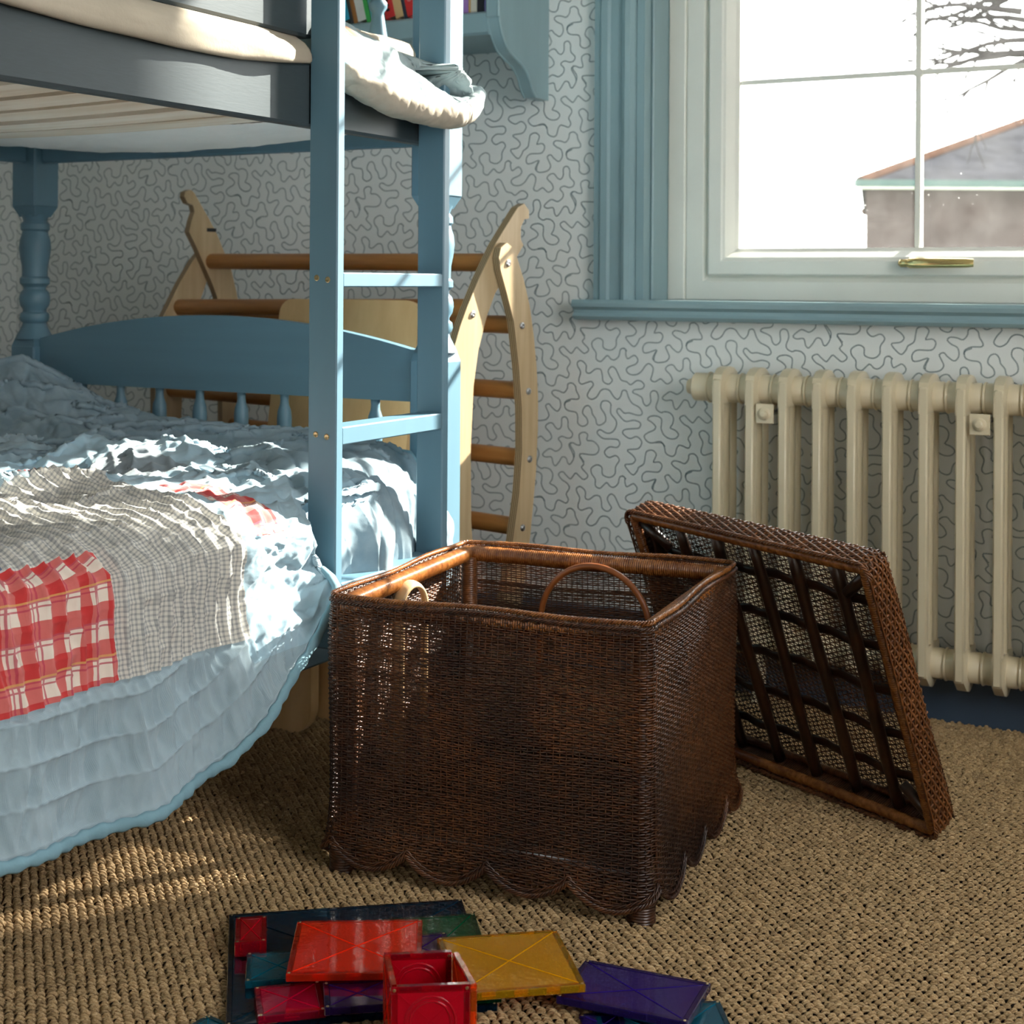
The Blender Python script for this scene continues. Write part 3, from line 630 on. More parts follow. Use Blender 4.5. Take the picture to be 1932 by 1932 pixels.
# ------------------------------------------------------------------ wall shelf with corbel, books
def shelf():
    t = empty('book_shelf', (-2.3, 3.34, 1.62), 'duck egg blue wall shelf of books left of the window', 'shelf')
    MB().prism([(3.47, 1.612), (3.205, 1.612), (3.198, 1.618), (3.198, 1.664), (3.206, 1.670), (3.47, 1.670)][::-1], -3.0, -1.832, axis=0).build('shelf_board', M_trim, t)
    pr = [(3.47, 1.90), (3.195, 1.90), (3.195, 1.68), (3.200, 1.650), (3.215, 1.612), (3.245, 1.578), (3.285, 1.560), (3.325, 1.545), (3.355, 1.520), (3.375, 1.490), (3.392, 1.475), (3.47, 1.475)]
    prs = cr(pr[1:-1], 5); full = [pr[0]]+[tuple(p) for p in prs]+[pr[-1]]
    def corb(x):
        cbm = MB(); cbm.prism(full[::-1], x, x+.030, axis=0)
        k = cbm.build('corbel', M_trim, t)
        bead = MB()
        for dx in (.000, .030):
            bead.tube([(x+dx, p[0]+.003, p[1]+.001) for p in prs], .0045, 6)
        bead.build('corbel_bead', M_trim, k, smooth=True)
        # inset panel on the cheek
    corb(-1.832); corb(-3.03)
    return t
shelf()
def books():
    # (spine colour, thickness, height, depth, lean degrees, description)
    B = [(.030, 0, (.55, .50, .42), 'pale grey hardback at the far left of the wall shelf'),
         (.022, 0, (.30, .05, .04), 'dark red paperback left of the bright blue book on the shelf'),
         (.036, 1, (.02, .33, .50), 'bright blue book leaning left on the wall shelf'),
         (.010, 1, (.03, .03, .03), 'thin black book leaning beside the bright blue one'),
         (.012, 1, (.30, .13, .03), 'thin brown book leaning between black and white books'),
         (.026, 1, (.62, .64, .60), 'off white book leaning left of the green book'),
         (.012, 1, (.04, .38, .08), 'thin bright green book leaning on the off white one'),
         (.044, 1, (.10, .34, .33), 'teal green book behind the white turned bed spindle'),
         (.030, 1, (.60, .03, .03), 'red paperback with black print left of the tan book'),
         (.025, 1, (.62, .42, .20), 'tan paperback leaning between two red books'),
         (.009, 1, (.02, .03, .05), 'thin black book leaning against the second red book'),
         (.031, 1, (.62, .03, .03), 'red book with a white rose emblem on its spine'),
         (.024, 0, (.05, .20, .42), 'dark blue book hidden behind the ladder post'),
         (.032, 0, (.35, .18, .50), 'purple book standing right of the ladder post'),
         (.006, 0, (.55, .33, .12), 'thin orange brown book beside the purple book'),
         (.018, 0, (.70, .66, .56), 'cream book standing between orange and black books'),
         (.020, 0, (.02, .02, .025), 'black book standing right of the cream book'),
         (.008, 0, (.18, .16, .40), 'thin violet blue book next to the shelf corbel')]
    x = -2.420; xs = []
    for i, (th, ln, c, lab) in enumerate(B):
        if i == 2: x = -2.300
        if i == 12: x = -1.996
        if i == 13: x = -1.936
        xs.append(x); x += th/(math.cos(math.radians(14)) if ln else 1)+.0006
    M_page = plain('book_pages', (.62, .56, .44), .9, .08, 60, .2, 400)
    for i, ((th, ln, c, lab), x) in enumerate(zip(B, xs)):
        h, dp, lean = .195+.006*((i*5) % 4), .15, -14 if ln else 0
        m = plain('book_cover', c, .5, .06, 12, .05)
        a = math.radians(lean); y0 = 3.225
        lift = abs(math.sin(a))*th*(1.0) if lean else 0
        Mx = Matrix.Translation((x, y0, 1.6705+lift*.95)) @ Matrix.Rotation(a, 4, 'Y')
        t = empty('book', (x+th/2, y0+dp/2, 1.6705), lab, 'book', 'books on the wall shelf')
        b = MB(); b.box(0, th, 0, .0025, 0, h, .001, Mx); b.box(0, .0018, .001, dp, 0, h, 0, Mx); b.box(th-.0018, th, .001, dp, 0, h, 0, Mx); b.build('cover', m, t)
        MB().box(.002, th-.002, .003, dp-.003, .004, h-.004, 0, Mx).build('pages', M_page, t)
        if i in (8, 11):                     # printed marks on two spines
            em = MB(); ink = M_white_cloth if i == 11 else M_black
            if i == 11:
                for r0, r1, n in ((.0055, .0068, 12), (.0025, .0036, 8)):
                    for k in range(n):
                        a0 = 2*PI*k/n; a1 = 2*PI*(k+.62)/n
                        em.add([(th/2+r*math.cos(q), -.0004, .045+r*math.sin(q)) for r, q in ((r0, a0), (r1, a0), (r1, a1), (r0, a1))], [(0, 1, 2, 3)], Mx)
                em.box(.006, .010, -.0006, 0, .062, .090, 0, Mx)
            else:
                for k in range(4): em.box(.008, .018, -.0006, 0, .018+k*.012, .025+k*.012, 0, Mx)
            em.build('spine_print', ink, t)
books()
# ------------------------------------------------------------------ bunk bed
BX0, BX1 = -2.86, -1.61           # outer faces of the posts
PY0, PY1 = 2.63, 2.71             # head posts
def bunk():
    t = empty('bunk_bed', ((BX0+BX1)/2, 1.55, 0), 'blue painted wooden bunk bed with turned posts and side ladder', 'bed')
    pf = [(402, 27), (408, 24), (414, 22), (420, 27), (430, 27.5), (434, 24), (440, 25), (450, 28.5), (465, 30), (482, 28), (500, 24.5), (512, 24), (520, 24), (524, 28), (534, 28), (538, 24), (541, 21), (545, 21), (550, 26), (558, 28.5), (566, 29), (576, 27), (584, 22), (588, 22), (592, 27), (600, 28), (606, 26), (610, 22), (616, 24), (626, 29), (636, 34), (640, 36)]
    prof = [(h*.00128, 1.160-(y-400)*.00129) for y, h in pf][::-1]
    def post(x, y, name='post'):
        mb = MB(); h = .04
        mb.box(x-h, x+h, y-h, y+h, 0, .835, .004); mb.box(x-h, x+h, y-h, y+h, 1.175, 1.95, .004)
        for z0, z1, r0, r1 in ((.833, .862, h-.002, .029), (1.177, 1.152, h-.002, .026)):
            vs = [(x+sx*r, y+sy*r, z) for z, r in ((z0, r0), (z1, r1)) for sx, sy in ((-1, -1), (1, -1), (1, 1), (-1, 1))]
            fs = [(0, 1, 5, 4), (1, 2, 6, 5), (2, 3, 7, 6), (3, 0, 4, 7), (4, 5, 6, 7)]
            mb.add(vs, fs if z1 > z0 else [f[::-1] for f in fs])
        mb.lathe(prof, 24, Matrix.Translation((x, y, 0)))
        return mb.build(name, M_bed, t, auto=35)
    for x in (BX0+.04, BX1-.04):
        for y in (PY0+.04, .44): post(x, y)
    # side rails, guard rail
    MB().box(-1.635, -1.605, .48, PY0, 1.275, 1.389, .005).build('side_rail', M_bed_rail_shaded, t)
    MB().box(-1.640, -1.612, .48, 2.185, 1.436, 1.56, .005).build('guard_rail', M_bed_rail_shaded, t)
    MB().box(-2.835, -2.805, .48, PY0, 1.283, 1.40, .005).build('side_rail', M_bed, t)
    MB().box(-1.635, -1.605, .48, PY0, .30, .42, .005).build('side_rail', M_bed, t)
    MB().box(-2.835, -2.805, .48, PY0, .30, .42, .005).build('side_rail', M_bed, t)
    # a bolt head in the wall-side rail
    MB().lathe([(.0005, 0), (.010, 0), (.010, .003), (.0005, .004)], 12, Matrix.Translation((-2.805, 2.545, 1.34)) @ Matrix.Rotation(PI/2, 4, 'Y')).build('bolt_cover', plain('orange_bolt_cover', (.35, .08, .01), .4), t)
    def end(yc, spz):
        MB().box(BX0+.08, BX1-.08, yc-.012, yc+.020, .33, .43, .004).build('end_rail', M_bed, t)
        MB().box(BX0+.08, BX1-.08, yc-.012, yc+.020, 1.284, 1.405, .004).build('end_rail', M_bed, t)
        for dz in (0, 1.0):
            xs = np.linspace(BX0+.078, BX1-.078, 25); cx = (BX0+BX1)/2; hw = (BX1-BX0)/2-.08
            top = [(.853+dz+.065*(1-((x-cx)/hw)**2)**1.0, x) for x in xs]
            poly = [(.747+dz, BX0+.078)]+[]
            poly = [(.745+dz, BX0+.078)]+top+[(.745+dz, BX1-.078)]
            m = len(poly); b = MB(); b.prism(poly, yc-.012, yc+.014, axis=1)
            b.build('headboard_panel', M_bed_h, t, auto=30)
    end(2.662, 0); end(.44, 0)
    sp = MB(); z0, z1 = .43, .748
    pr = [(.0095, 0), (.0095, .02), (.013, .03), (.0125, .04), (.009, .045), (.012, .055), (.017, .085), (.0165, .11), (.011, .15), (.010, .158), (.016, .168), (.016, .178), (.010, .186), (.011, .20), (.0165, .235), (.017, .262), (.0155, .278), (.0105, .292), (.0095, .302), (.0105, .318)]
    sp.lathe(pr, 14)
    me = bpy.data.meshes.new('spindle'); me.from_pydata(sp.v, [], sp.f); me.materials.append(M_bed); me.polygons.foreach_set('use_smooth', [True]*len(me.polygons)); me.update()
    bpy.context.view_layer.update(); inv = t.matrix_world.inverted()
    for k in range(9):
        x = -2.648+.1216*k - (.0 if k else 0)
        for y, zz in ((2.663, .43), (2.663, 1.404)):
            if zz > 1: 
                o = bpy.data.objects.new('spindle', me); o.scale = (1.25, 1.25, 1.08)
            else: o = bpy.data.objects.new('spindle', me)
            if x > BX1-.10: continue
            COL.objects.link(o); o.parent = t; o.matrix_parent_inverse = inv; o.location = (x, y, zz)
    # slats under both mattresses
    for k in range(14):
        y = 2.185-.1285*k
        b = MB(); n = 8
        warp = rng.normal(0, .0015)
        for j in range(n):
            xa = -2.805+(1.17)*j/n; xb = -2.805+1.17*(j+1)/n
            za = 1.300-.010*math.sin(PI*j/n)+warp; zb_ = 1.300-.010*math.sin(PI*(j+1)/n)+warp
            b.add([(xa, y-.047, za), (xb, y-.047, zb_), (xb, y+.047, zb_), (xa, y+.047, za), (xa, y-.047, za+.014), (xb, y-.047, zb_+.014), (xb, y+.047, zb_+.014), (xa, y+.047, za+.014)],
                  [(0, 3, 2, 1), (4, 5, 6, 7), (0, 1, 5, 4), (2, 3, 7, 6)]+([(0, 4, 7, 3)] if j == 0 else [])+([(1, 2, 6, 5)] if j == n-1 else []))
        b.build('slat', M_slat, t)
    for k in range(12):
        y = 2.5-.17*k; MB().box(-2.805, -1.635, y-.04, y+.04, .362, .378).build('slat', M_slat, t)
    # ladder screwed to the side rail
    lx0, lx1 = -1.602, -1.540
    for y0, y1 in ((2.159, 2.181), (2.52, 2.542)):
        s = MB().box(lx0, lx1, y0, y1, .345, 1.95, .0025).build('ladder_side', M_bed, t)
        if y0 < 2.3:
            for z in (1.001, .722, .445):
                for dx in (.018, .042):
                    sc = MB().lathe([(.0005, 0), (.0052, 0), (.0056, .0008), (.004, .0018), (.0005, .0012)], 12, Matrix.Translation((lx0+dx, y0+.0002, z+.003*(dx < .03))) @ Matrix.Rotation(PI/2, 4, 'X')).build('screw', M_brasscrew, s)
        else:
            for z, r in ((1.622, .006), (1.586, .0075)):
                MB().lathe([(.0005, 0), (r, 0), (r, .0008), (.0005, .0009)], 12, Matrix.Translation((lx0+.036, y0+.0002, z)) @ Matrix.Rotation(PI/2, 4, 'X')).build('screw_hole', plain('raw_wood_hole', (.10, .035, .012), .8), s)
    for z0, z1 in ((.988, 1.014), (.706, .738), (.43, .46)):
        MB().box(lx0+.004, lx1-.002, 2.181, 2.52, z0, z1, .002).build('rung', M_bed, t)
bunk()

# mattresses
def soft_box(x0, x1, y0, y1, z0, z1, mat, name, label, cat, amp=.006, rr=.05):
    n = 64; m = 96; k = 10
    # rounded box as grid rings: superellipse section along Y
    V = []; ang = np.linspace(0, 2*PI, n, endpoint=False)
    cx, cz = (x0+x1)/2, (z0+z1)/2; hx, hz = (x1-x0)/2, (z1-z0)/2
    ys = np.linspace(y0, y1, m)
    for y in ys:
        e = min(1, max(0, min(y-y0, y1-y)/rr)); sh = math.sqrt(max(0, 1-(1-e)**2)); sh = .0+sh
        sx = hx-rr+rr*sh; sz = (hz-rr*.6)+rr*.6*sh if e < 1 else hz
        for a in ang:
            c, s = math.cos(a), math.sin(a); p = 12.0
            q = (abs(c)**p+abs(s)**p)**(-1/p)
            V.append((cx+sx*c*q, y, cz+sz*s*q))
    V = np.array(V); nn = fbm(V[:, 1]*9+V[:, 0]*3, V[:, 2]*14+V[:, 0]*5, 3)-.5
    V[:, 0] += nn*amp*2*(np.abs(V[:, 0]-cx) > hx*.9); V[:, 2] += nn*amp
    F = []
    for j in range(m-1):
        for i in range(n): F.append((j*n+i, j*n+(i+1) % n, (j+1)*n+(i+1) % n, (j+1)*n+i))
    fs = [f[::-1] for f in F]+[tuple(range(n)), tuple(range((m-1)*n, m*n))[::-1]]
    o = mesh_obj(name, V, fs, mat, None, True); tag(o, label, cat); return o
soft_box(-2.80, -1.655, .50, 2.62, .379, .600, M_white_cloth, 'mattress', 'lower bunk mattress lying under the patchwork quilt', 'mattress')
up_m = soft_box(-2.80, -1.648, .50, 2.615, 1.318, 1.50, M_sheet, 'mattress', 'upper bunk mattress in a beige fitted sheet above the shaded rail', 'mattress')

def upper_sheet():
    # the fitted sheet bulging out over the upper side rail, lower lip sagging in a long curve
    ny, nv = 330, 46; Y = np.linspace(.55, 2.150, ny)
    lipx = np.array([.55, 1.2, 1.42, 1.60, 1.80, 1.95, 2.05, 2.12, 2.150]); lipz = np.array([1.35, 1.350, 1.378, 1.370, 1.366, 1.368, 1.376, 1.384, 1.388])
    V = np.zeros((ny, nv, 3))
    for i, y in enumerate(Y):
        zl = np.interp(y, lipx, lipz); wv = .004*math.sin(y*19)+.004*(fbm(np.array([y*7]), np.array([.3]), 5)[0]-.5)
        bl = 1.0-.55*sstep(2.02, 2.15, y)
        pts = [(-1.70, 1.495), (-1.664, 1.482), (-1.648, 1.458), (-1.640+.012*bl, 1.440), (-1.618+.016*bl, 1.424), (-1.606+.022*bl+wv, 1.405), (-1.604+.022*bl+wv, zl+.010), (-1.601+.012*bl+wv, zl), (-1.6035, zl+.004), (-1.6042, zl+.012)]
        c = cr(pts, 12); d = np.r_[0, np.cumsum(np.linalg.norm(np.diff(c, axis=0), axis=1))]; s = np.linspace(0, d[-1], nv)
        V[i, :, 0] = np.interp(s, d, c[:, 0]); V[i, :, 2] = np.interp(s, d, c[:, 1]); V[i, :, 1] = y
    yy = V[:, :, 1]; vv = np.linspace(0, 1, nv)[None, :]
    fold = (fbm(yy*3.2+vv*2.4, vv*9, 9)-.5)*.016+(fbm(yy*30, vv*22+yy*6, 4)-.5)*.0035
    V[:, :, 0] += fold*np.sin(PI*np.clip(vv*1.02, 0, 1))*(.4+.6*(vv > .3))
    I = np.arange(ny*nv).reshape(ny, nv); F = np.stack([I[:-1, :-1], I[1:, :-1], I[1:, 1:], I[:-1, 1:]], -1).reshape(-1, 4)
    o = np_mesh('fitted_sheet', V.reshape(-1, 3), F, M_sheet, up_m)
    md = o.modifiers.new('t', 'SOLIDIFY'); md.thickness = .0018; md.offset = -1
upper_sheet()
def sag_cloth():
    nx, ny = 200, 90; X = np.linspace(-2.79, -1.665, nx); s = np.linspace(0, 1, ny); XX, S = np.meshgrid(X, s, indexing='ij')
    low = 1.286+((XX+2.22)/.56)**2*.034; Yc = 2.235+.385*S
    Z = 1.298-(1.298-low)*np.sin(PI*np.clip(S*.62, 0, 1))**1.0*1.0
    Z = np.where(S > .8, low+(S-.8)/.2*.05*((S-.8)/.2), Z)
    Z += (fbm(XX*16+S*2, S*7+XX*4, 12)-.5)*.010*np.sin(PI*S)+(fbm(XX*55, S*9, 15)-.5)*.004*(1-S)
    V = np.stack([XX, Yc, Z], -1).reshape(-1, 3); I = np.arange(nx*ny).reshape(nx, ny); F = np.stack([I[:-1, :-1], I[1:, :-1], I[1:, 1:], I[:-1, 1:]], -1).reshape(-1, 4)
    o = np_mesh('mattress_protector', V, F, M_white_cloth, up_m)
    md = o.modifiers.new('t', 'SOLIDIFY'); md.thickness = .002
sag_cloth()
# ------------------------------------------------------------------ quilts
def quilt_material():
    m, nt, b = newmat('patchwork_cotton')
    au = N(nt, 'ShaderNodeAttribute'); au.attribute_name = 'qu'; av = N(nt, 'ShaderNodeAttribute'); av.attribute_name = 'qv'
    wob = noise(nt, coords(nt), 7, 2); w_ = mth(nt, 'MULTIPLY_ADD', wob, .012, -.006)
    U = mth(nt, 'ADD', au.outputs['Fac'], w_); V = mth(nt, 'SUBTRACT', av.outputs['Fac'], w_)
    def between(x, a, c): return mth(nt, 'MULTIPLY', mth(nt, 'GREATER_THAN', x, a), mth(nt, 'LESS_THAN', x, c))
    def rect(u0, u1, v0, v1): return mth(nt, 'MULTIPLY', between(U, u0, u1), between(V, v0, v1))
    def stripe(x, per, duty, ph=0): return mth(nt, 'LESS_THAN', mth(nt, 'FRACT', mth(nt, 'MULTIPLY_ADD', x, 1/per, ph)), duty)
    fine = mth(nt, 'MULTIPLY', stripe(U, .0016, .5), stripe(V, .0016, .5))
    mott = noise(nt, coords(nt), 30, 3)
    blue = mixc(nt, mth(nt, 'MULTIPLY', fine, .6), mixc(nt, mott, (.20, .285, .335), (.30, .38, .42)), (.40, .47, .51))
    pale = mixc(nt, mott, (.24, .36, .43), (.36, .47, .54))
    # red and cream plaid
    a1 = stripe(U, .054, .45, .10); a2 = stripe(V, .054, .46, .3)
    both = mth(nt, 'MULTIPLY', a1, a2); eith = mth(nt, 'MAXIMUM', a1, a2)
    thin = mth(nt, 'MAXIMUM', stripe(U, .054, .05, -.42), stripe(V, .054, .05, -.16)); thin2 = mth(nt, 'MAXIMUM', stripe(U, .054, .05, -.55), stripe(V, .054, .05, -.30))
    thin = mth(nt, 'MAXIMUM', thin, thin2)
    red = mixc(nt, eith, (.70, .62, .54), (.55, .13, .12)); red = mixc(nt, both, red, (.50, .035, .035)); red = mixc(nt, mth(nt, 'MULTIPLY', thin, .8), red, (.42, .04, .08))
    yel = stripe(V, .108, .03, -.05); red = mixc(nt, mth(nt, 'MULTIPLY', yel, .7), red, (.62, .38, .12))
    # grey and cream check
    g1 = stripe(U, .0062, .45); g2 = stripe(V, .0075, .42); gb = mth(nt, 'MULTIPLY', g1, g2); ge = mth(nt, 'MAXIMUM', g1, g2)
    G1 = stripe(U, .031, .5); G2 = stripe(V, .039, .5, .2)
    gry = mixc(nt, mth(nt, 'MULTIPLY', ge, .7), (.58, .56, .51), (.34, .34, .33)); gry = mixc(nt, mth(nt, 'MULTIPLY', gb, .7), gry, (.20, .21, .23))
    gry = mixc(nt, mth(nt, 'MULTIPLY', mth(nt, 'MULTIPLY', G1, G2), .35), gry, (.20, .21, .22))
    strp = mixc(nt, stripe(V, .014, .45), (.50, .53, .54), (.10, .15, .24))
    dark = mixc(nt, mott, (.16, .20, .23), (.24, .28, .31))
    c = blue
    c = mixc(nt, rect(1.935, 2.4, -.75, .30), c, pale)
    c = mixc(nt, rect(-1, 1.938, -.30, .262), c, gry)
    c = mixc(nt, rect(-1, 1.60, -.62, -.30), c, mixc(nt, .5, gry, pale))
    c = mixc(nt, rect(1.28, 1.46, -.04, .052), c, strp)
    c = mixc(nt, rect(1.0, 1.628, .052, .262), c, red)
    c = mixc(nt, rect(1.88, 1.955, -.52, -.34), c, red)
    c = mixc(nt, rect(1.975, 2.055, -.16, .095), c, red)
    c = mixc(nt, rect(2.06, 2.18, -.46, -.26), c, dark)
    c = mixc(nt, rect(.2, 1.3, -1.2, -.62), c, blue)
    nt.links.new(c, b.inputs['Base Color']); b.inputs['Roughness'].default_value = .95; b.inputs['Sheen Weight'].default_value = .15
    bump(nt, b, noise(nt, coords(nt), 420, 3), .25, .0007)
    return m
M_quilt = quilt_material()
def cotton_blue():
    m, nt, b = newmat('blue_chambray'); v = coords(nt); f = noise(nt, v, 20, 4)
    c = ramp(nt, f, [(.3, (.19, .27, .32)), (.7, (.29, .37, .42))]); nt.links.new(c, b.inputs['Base Color']); b.inputs['Roughness'].default_value = .95
    bump(nt, b, noise(nt, v, 380, 3), .25, .0007); return m
M_cham = cotton_blue()
M_bind = plain('quilt_binding', (.17, .30, .36), .9, .08, 20, .2, 300)

def grid_mesh(name, P, mat, qu=None, qv=None, parent=None, thick=.006):
    ny, nv, _ = P.shape; I = np.arange(ny*nv).reshape(ny, nv); F = np.stack([I[:-1, :-1], I[1:, :-1], I[1:, 1:], I[:-1, 1:]], -1).reshape(-1, 4)
    o = np_mesh(name, P.reshape(-1, 3), F, mat, parent)
    for nme, q in (('qu', qu), ('qv', qv)):
        if q is not None:
            a = o.data.attributes.new(nme, 'FLOAT', 'POINT'); a.data.foreach_set('value', q.astype(np.float32).ravel())
    if thick:
        md = o.modifiers.new('thickness', 'SOLIDIFY'); md.thickness = thick; md.offset = 1
    return o
def displace(P, h):
    du = np.gradient(P, axis=0); dv = np.gradient(P, axis=1); n = np.cross(du, dv); n /= np.linalg.norm(n, axis=2)[..., None]+1e-9
    return P+n*h[..., None], n
def arc_rows(rows, nv, ref):
    """rows: list of polylines (x,z) for each y; ref: index of control point where arclength 0 sits (as a fraction of control points)"""
    pass

def main_quilt():
    ny, nv = 470, 520; Y = np.linspace(.72, 2.40, ny)
    hy = np.array([.72, 1.1, 1.368, 1.537, 1.666, 1.821, 1.94, 2.04, 2.075, 2.10, 2.13, 2.17, 2.25, 2.4]); hz = np.array([.30, .262, .237, .223, .221, .247, .309, .364, .395, .425, .48, .545, .56, .57])
    P = np.zeros((ny, nv, 3)); QV = np.zeros((ny, nv)); QU = np.zeros((ny, nv))
    for i, y in enumerate(Y):
        zh = np.interp(y, hy, hz); k = sstep(2.115, 2.165, y)      # tuck in behind the ladder
        xs = (-1.548)*(1-k)+(-1.612)*k; xh = -1.500*(1-k)+(-1.612)*k
        bel = .012*math.sin(y*5.2+.6)*(1-k)
        L = .628-(.628-zh)
        zt = .628; dz = zt-zh
        pts = [(-2.80, .615), (-2.5, .622), (-2.1, .625), (-1.80, zt+.002), (-1.70, zt+.002), (-1.640, zt-.004), (-1.590+.01*k*-1, zt-.026), (xs, zt-.070 if dz > .12 else zt-dz*.5), (xs+.008+bel, zt-.07-(dz-.07)*.45 if dz > .12 else zt-dz*.75), (xh, zh)]
        c = cr(pts, 16); d = np.r_[0, np.cumsum(np.linalg.norm(np.diff(c, axis=0), axis=1))]
        d0 = d[5*16]; s = np.r_[np.linspace(0, d0, 300, endpoint=False), np.linspace(d0, d[-1], nv-300)]
        P[i, :, 0] = np.interp(s, d, c[:, 0]); P[i, :, 2] = np.interp(s, d, c[:, 1]); P[i, :, 1] = y; QV[i] = s-d0
        QU[i] = y
    # large soft rumples on the top
    X = P[:, :, 0]; YY = P[:, :, 1]; top = sstep(.06, -.05, QV)
    big = (fbm(X*3.1+YY*1.2, YY*4.3-X*1.5, 21)-.45)*.060+(fbm(X*9+YY*3, YY*8-X*2, 33, 2)-.5)*.030
    rd = 1-np.abs(fbm(X*4.5-YY*2.0, YY*5.0+X*3, 41, 2)*2-1); big += .030*rd**3
    edge = sstep(.0, -.28, QV)
    P[:, :, 2] += big*top*(.25+.75*edge)*1.0
    P[:, :, 2] += .020*np.exp(-((YY-1.86)/.10)**2)*edge+.025*np.exp(-((YY-2.22)/.09)**2)*top
    side = sstep(.05, .16, QV); hang = np.clip(QV/.4, 0, 1)
    P[:, :, 0] += side*((fbm(YY*6, QV*3, 51)-.5)*.022+.010*np.sin(YY*26+QV*5)*hang**1.5)*(YY < 2.12)
    wU = (fbm(YY*9, QV*7, 61)-.5)*.030; wV = (fbm(YY*6, QV*6, 63)-.5)*.018
    ch = np.abs(np.sin(PI*(YY+wU)/.0300))**.6; pk = (fbm(YY*40, QV*34, 71)-.5)
    inner = sstep(.272, .262, QV)*sstep(1.945, 1.93, YY)
    border = sstep(.262, .272, QV)
    QH = QV.max(axis=1)[:, None]-QV; b1 = np.abs(np.sin(PI*(QH+wV*.25-.012)/.054))**.28; bp = (fbm(YY*46+QV*14, QV*16, 73)-.5)
    bp2 = 1-np.abs(fbm(YY*26+QV*9, QV*7, 79, 2)*2-1)
    cross = np.abs(np.sin(PI*(YY*.75+QV*.66+wU)/.036))**.6; cz = (fbm(YY*34, QV*34, 77)-.5); cz2 = 1-np.abs(fbm(YY*22, QV*26, 83, 2)*2-1)
    row = np.floor((QH-.012)/.054); ph = (row*0.618) % 1.0
    crk = np.abs(np.sin(PI*(YY/.023+ph+1.6*fbm(YY*11+row*3.7, QV*9, 91, 2))))**.7*(.35+.9*vnoise(YY*7+row*5.1, QV*10, 95))
    ch = ch*(.72+.28*np.abs(np.sin(PI*QV/.052))**.3)
    h = border*b1*crk*.0085+inner*(ch*.0140+pk*.0100*(.3+ch))+border*(b1*.0020+bp*.0170*(.10+b1)+bp2**3*.0080*b1)+(1-inner)*(1-border)*(cross*.0055+cz*.012+cz2**3*.009+(fbm(YY*95, QV*80, 87)-.5)*.0035)
    hemf = sstep(QV.max(axis=1)[:, None]-.0, QV.max(axis=1)[:, None]-.022, QV)
    P, n = displace(P, h*(.3+.7*hemf))
    # keep it clear of the ladder
    lim = YY > 2.152; P[:, :, 0] = np.where(lim, np.minimum(P[:, :, 0], -1.612), P[:, :, 0])
    o = grid_mesh('patchwork_quilt', P, M_quilt, QU, QV)
    tag(o, 'patchwork quilt of red plaid and grey check with blue border on lower bunk', 'quilt')
    e = P[:, -1, :]; step = 2; pth = [tuple(p) for p in e[::step] if p[1] < 2.14]
    rad = [.0075+.0014*math.sin(i*1.35)+.0006*math.sin(i*.5) for i in range(len(pth))]
    MB().tube(pth, rad, 8, flat=(1.25, .8)).build('binding', M_bind, o, smooth=True)
main_quilt()

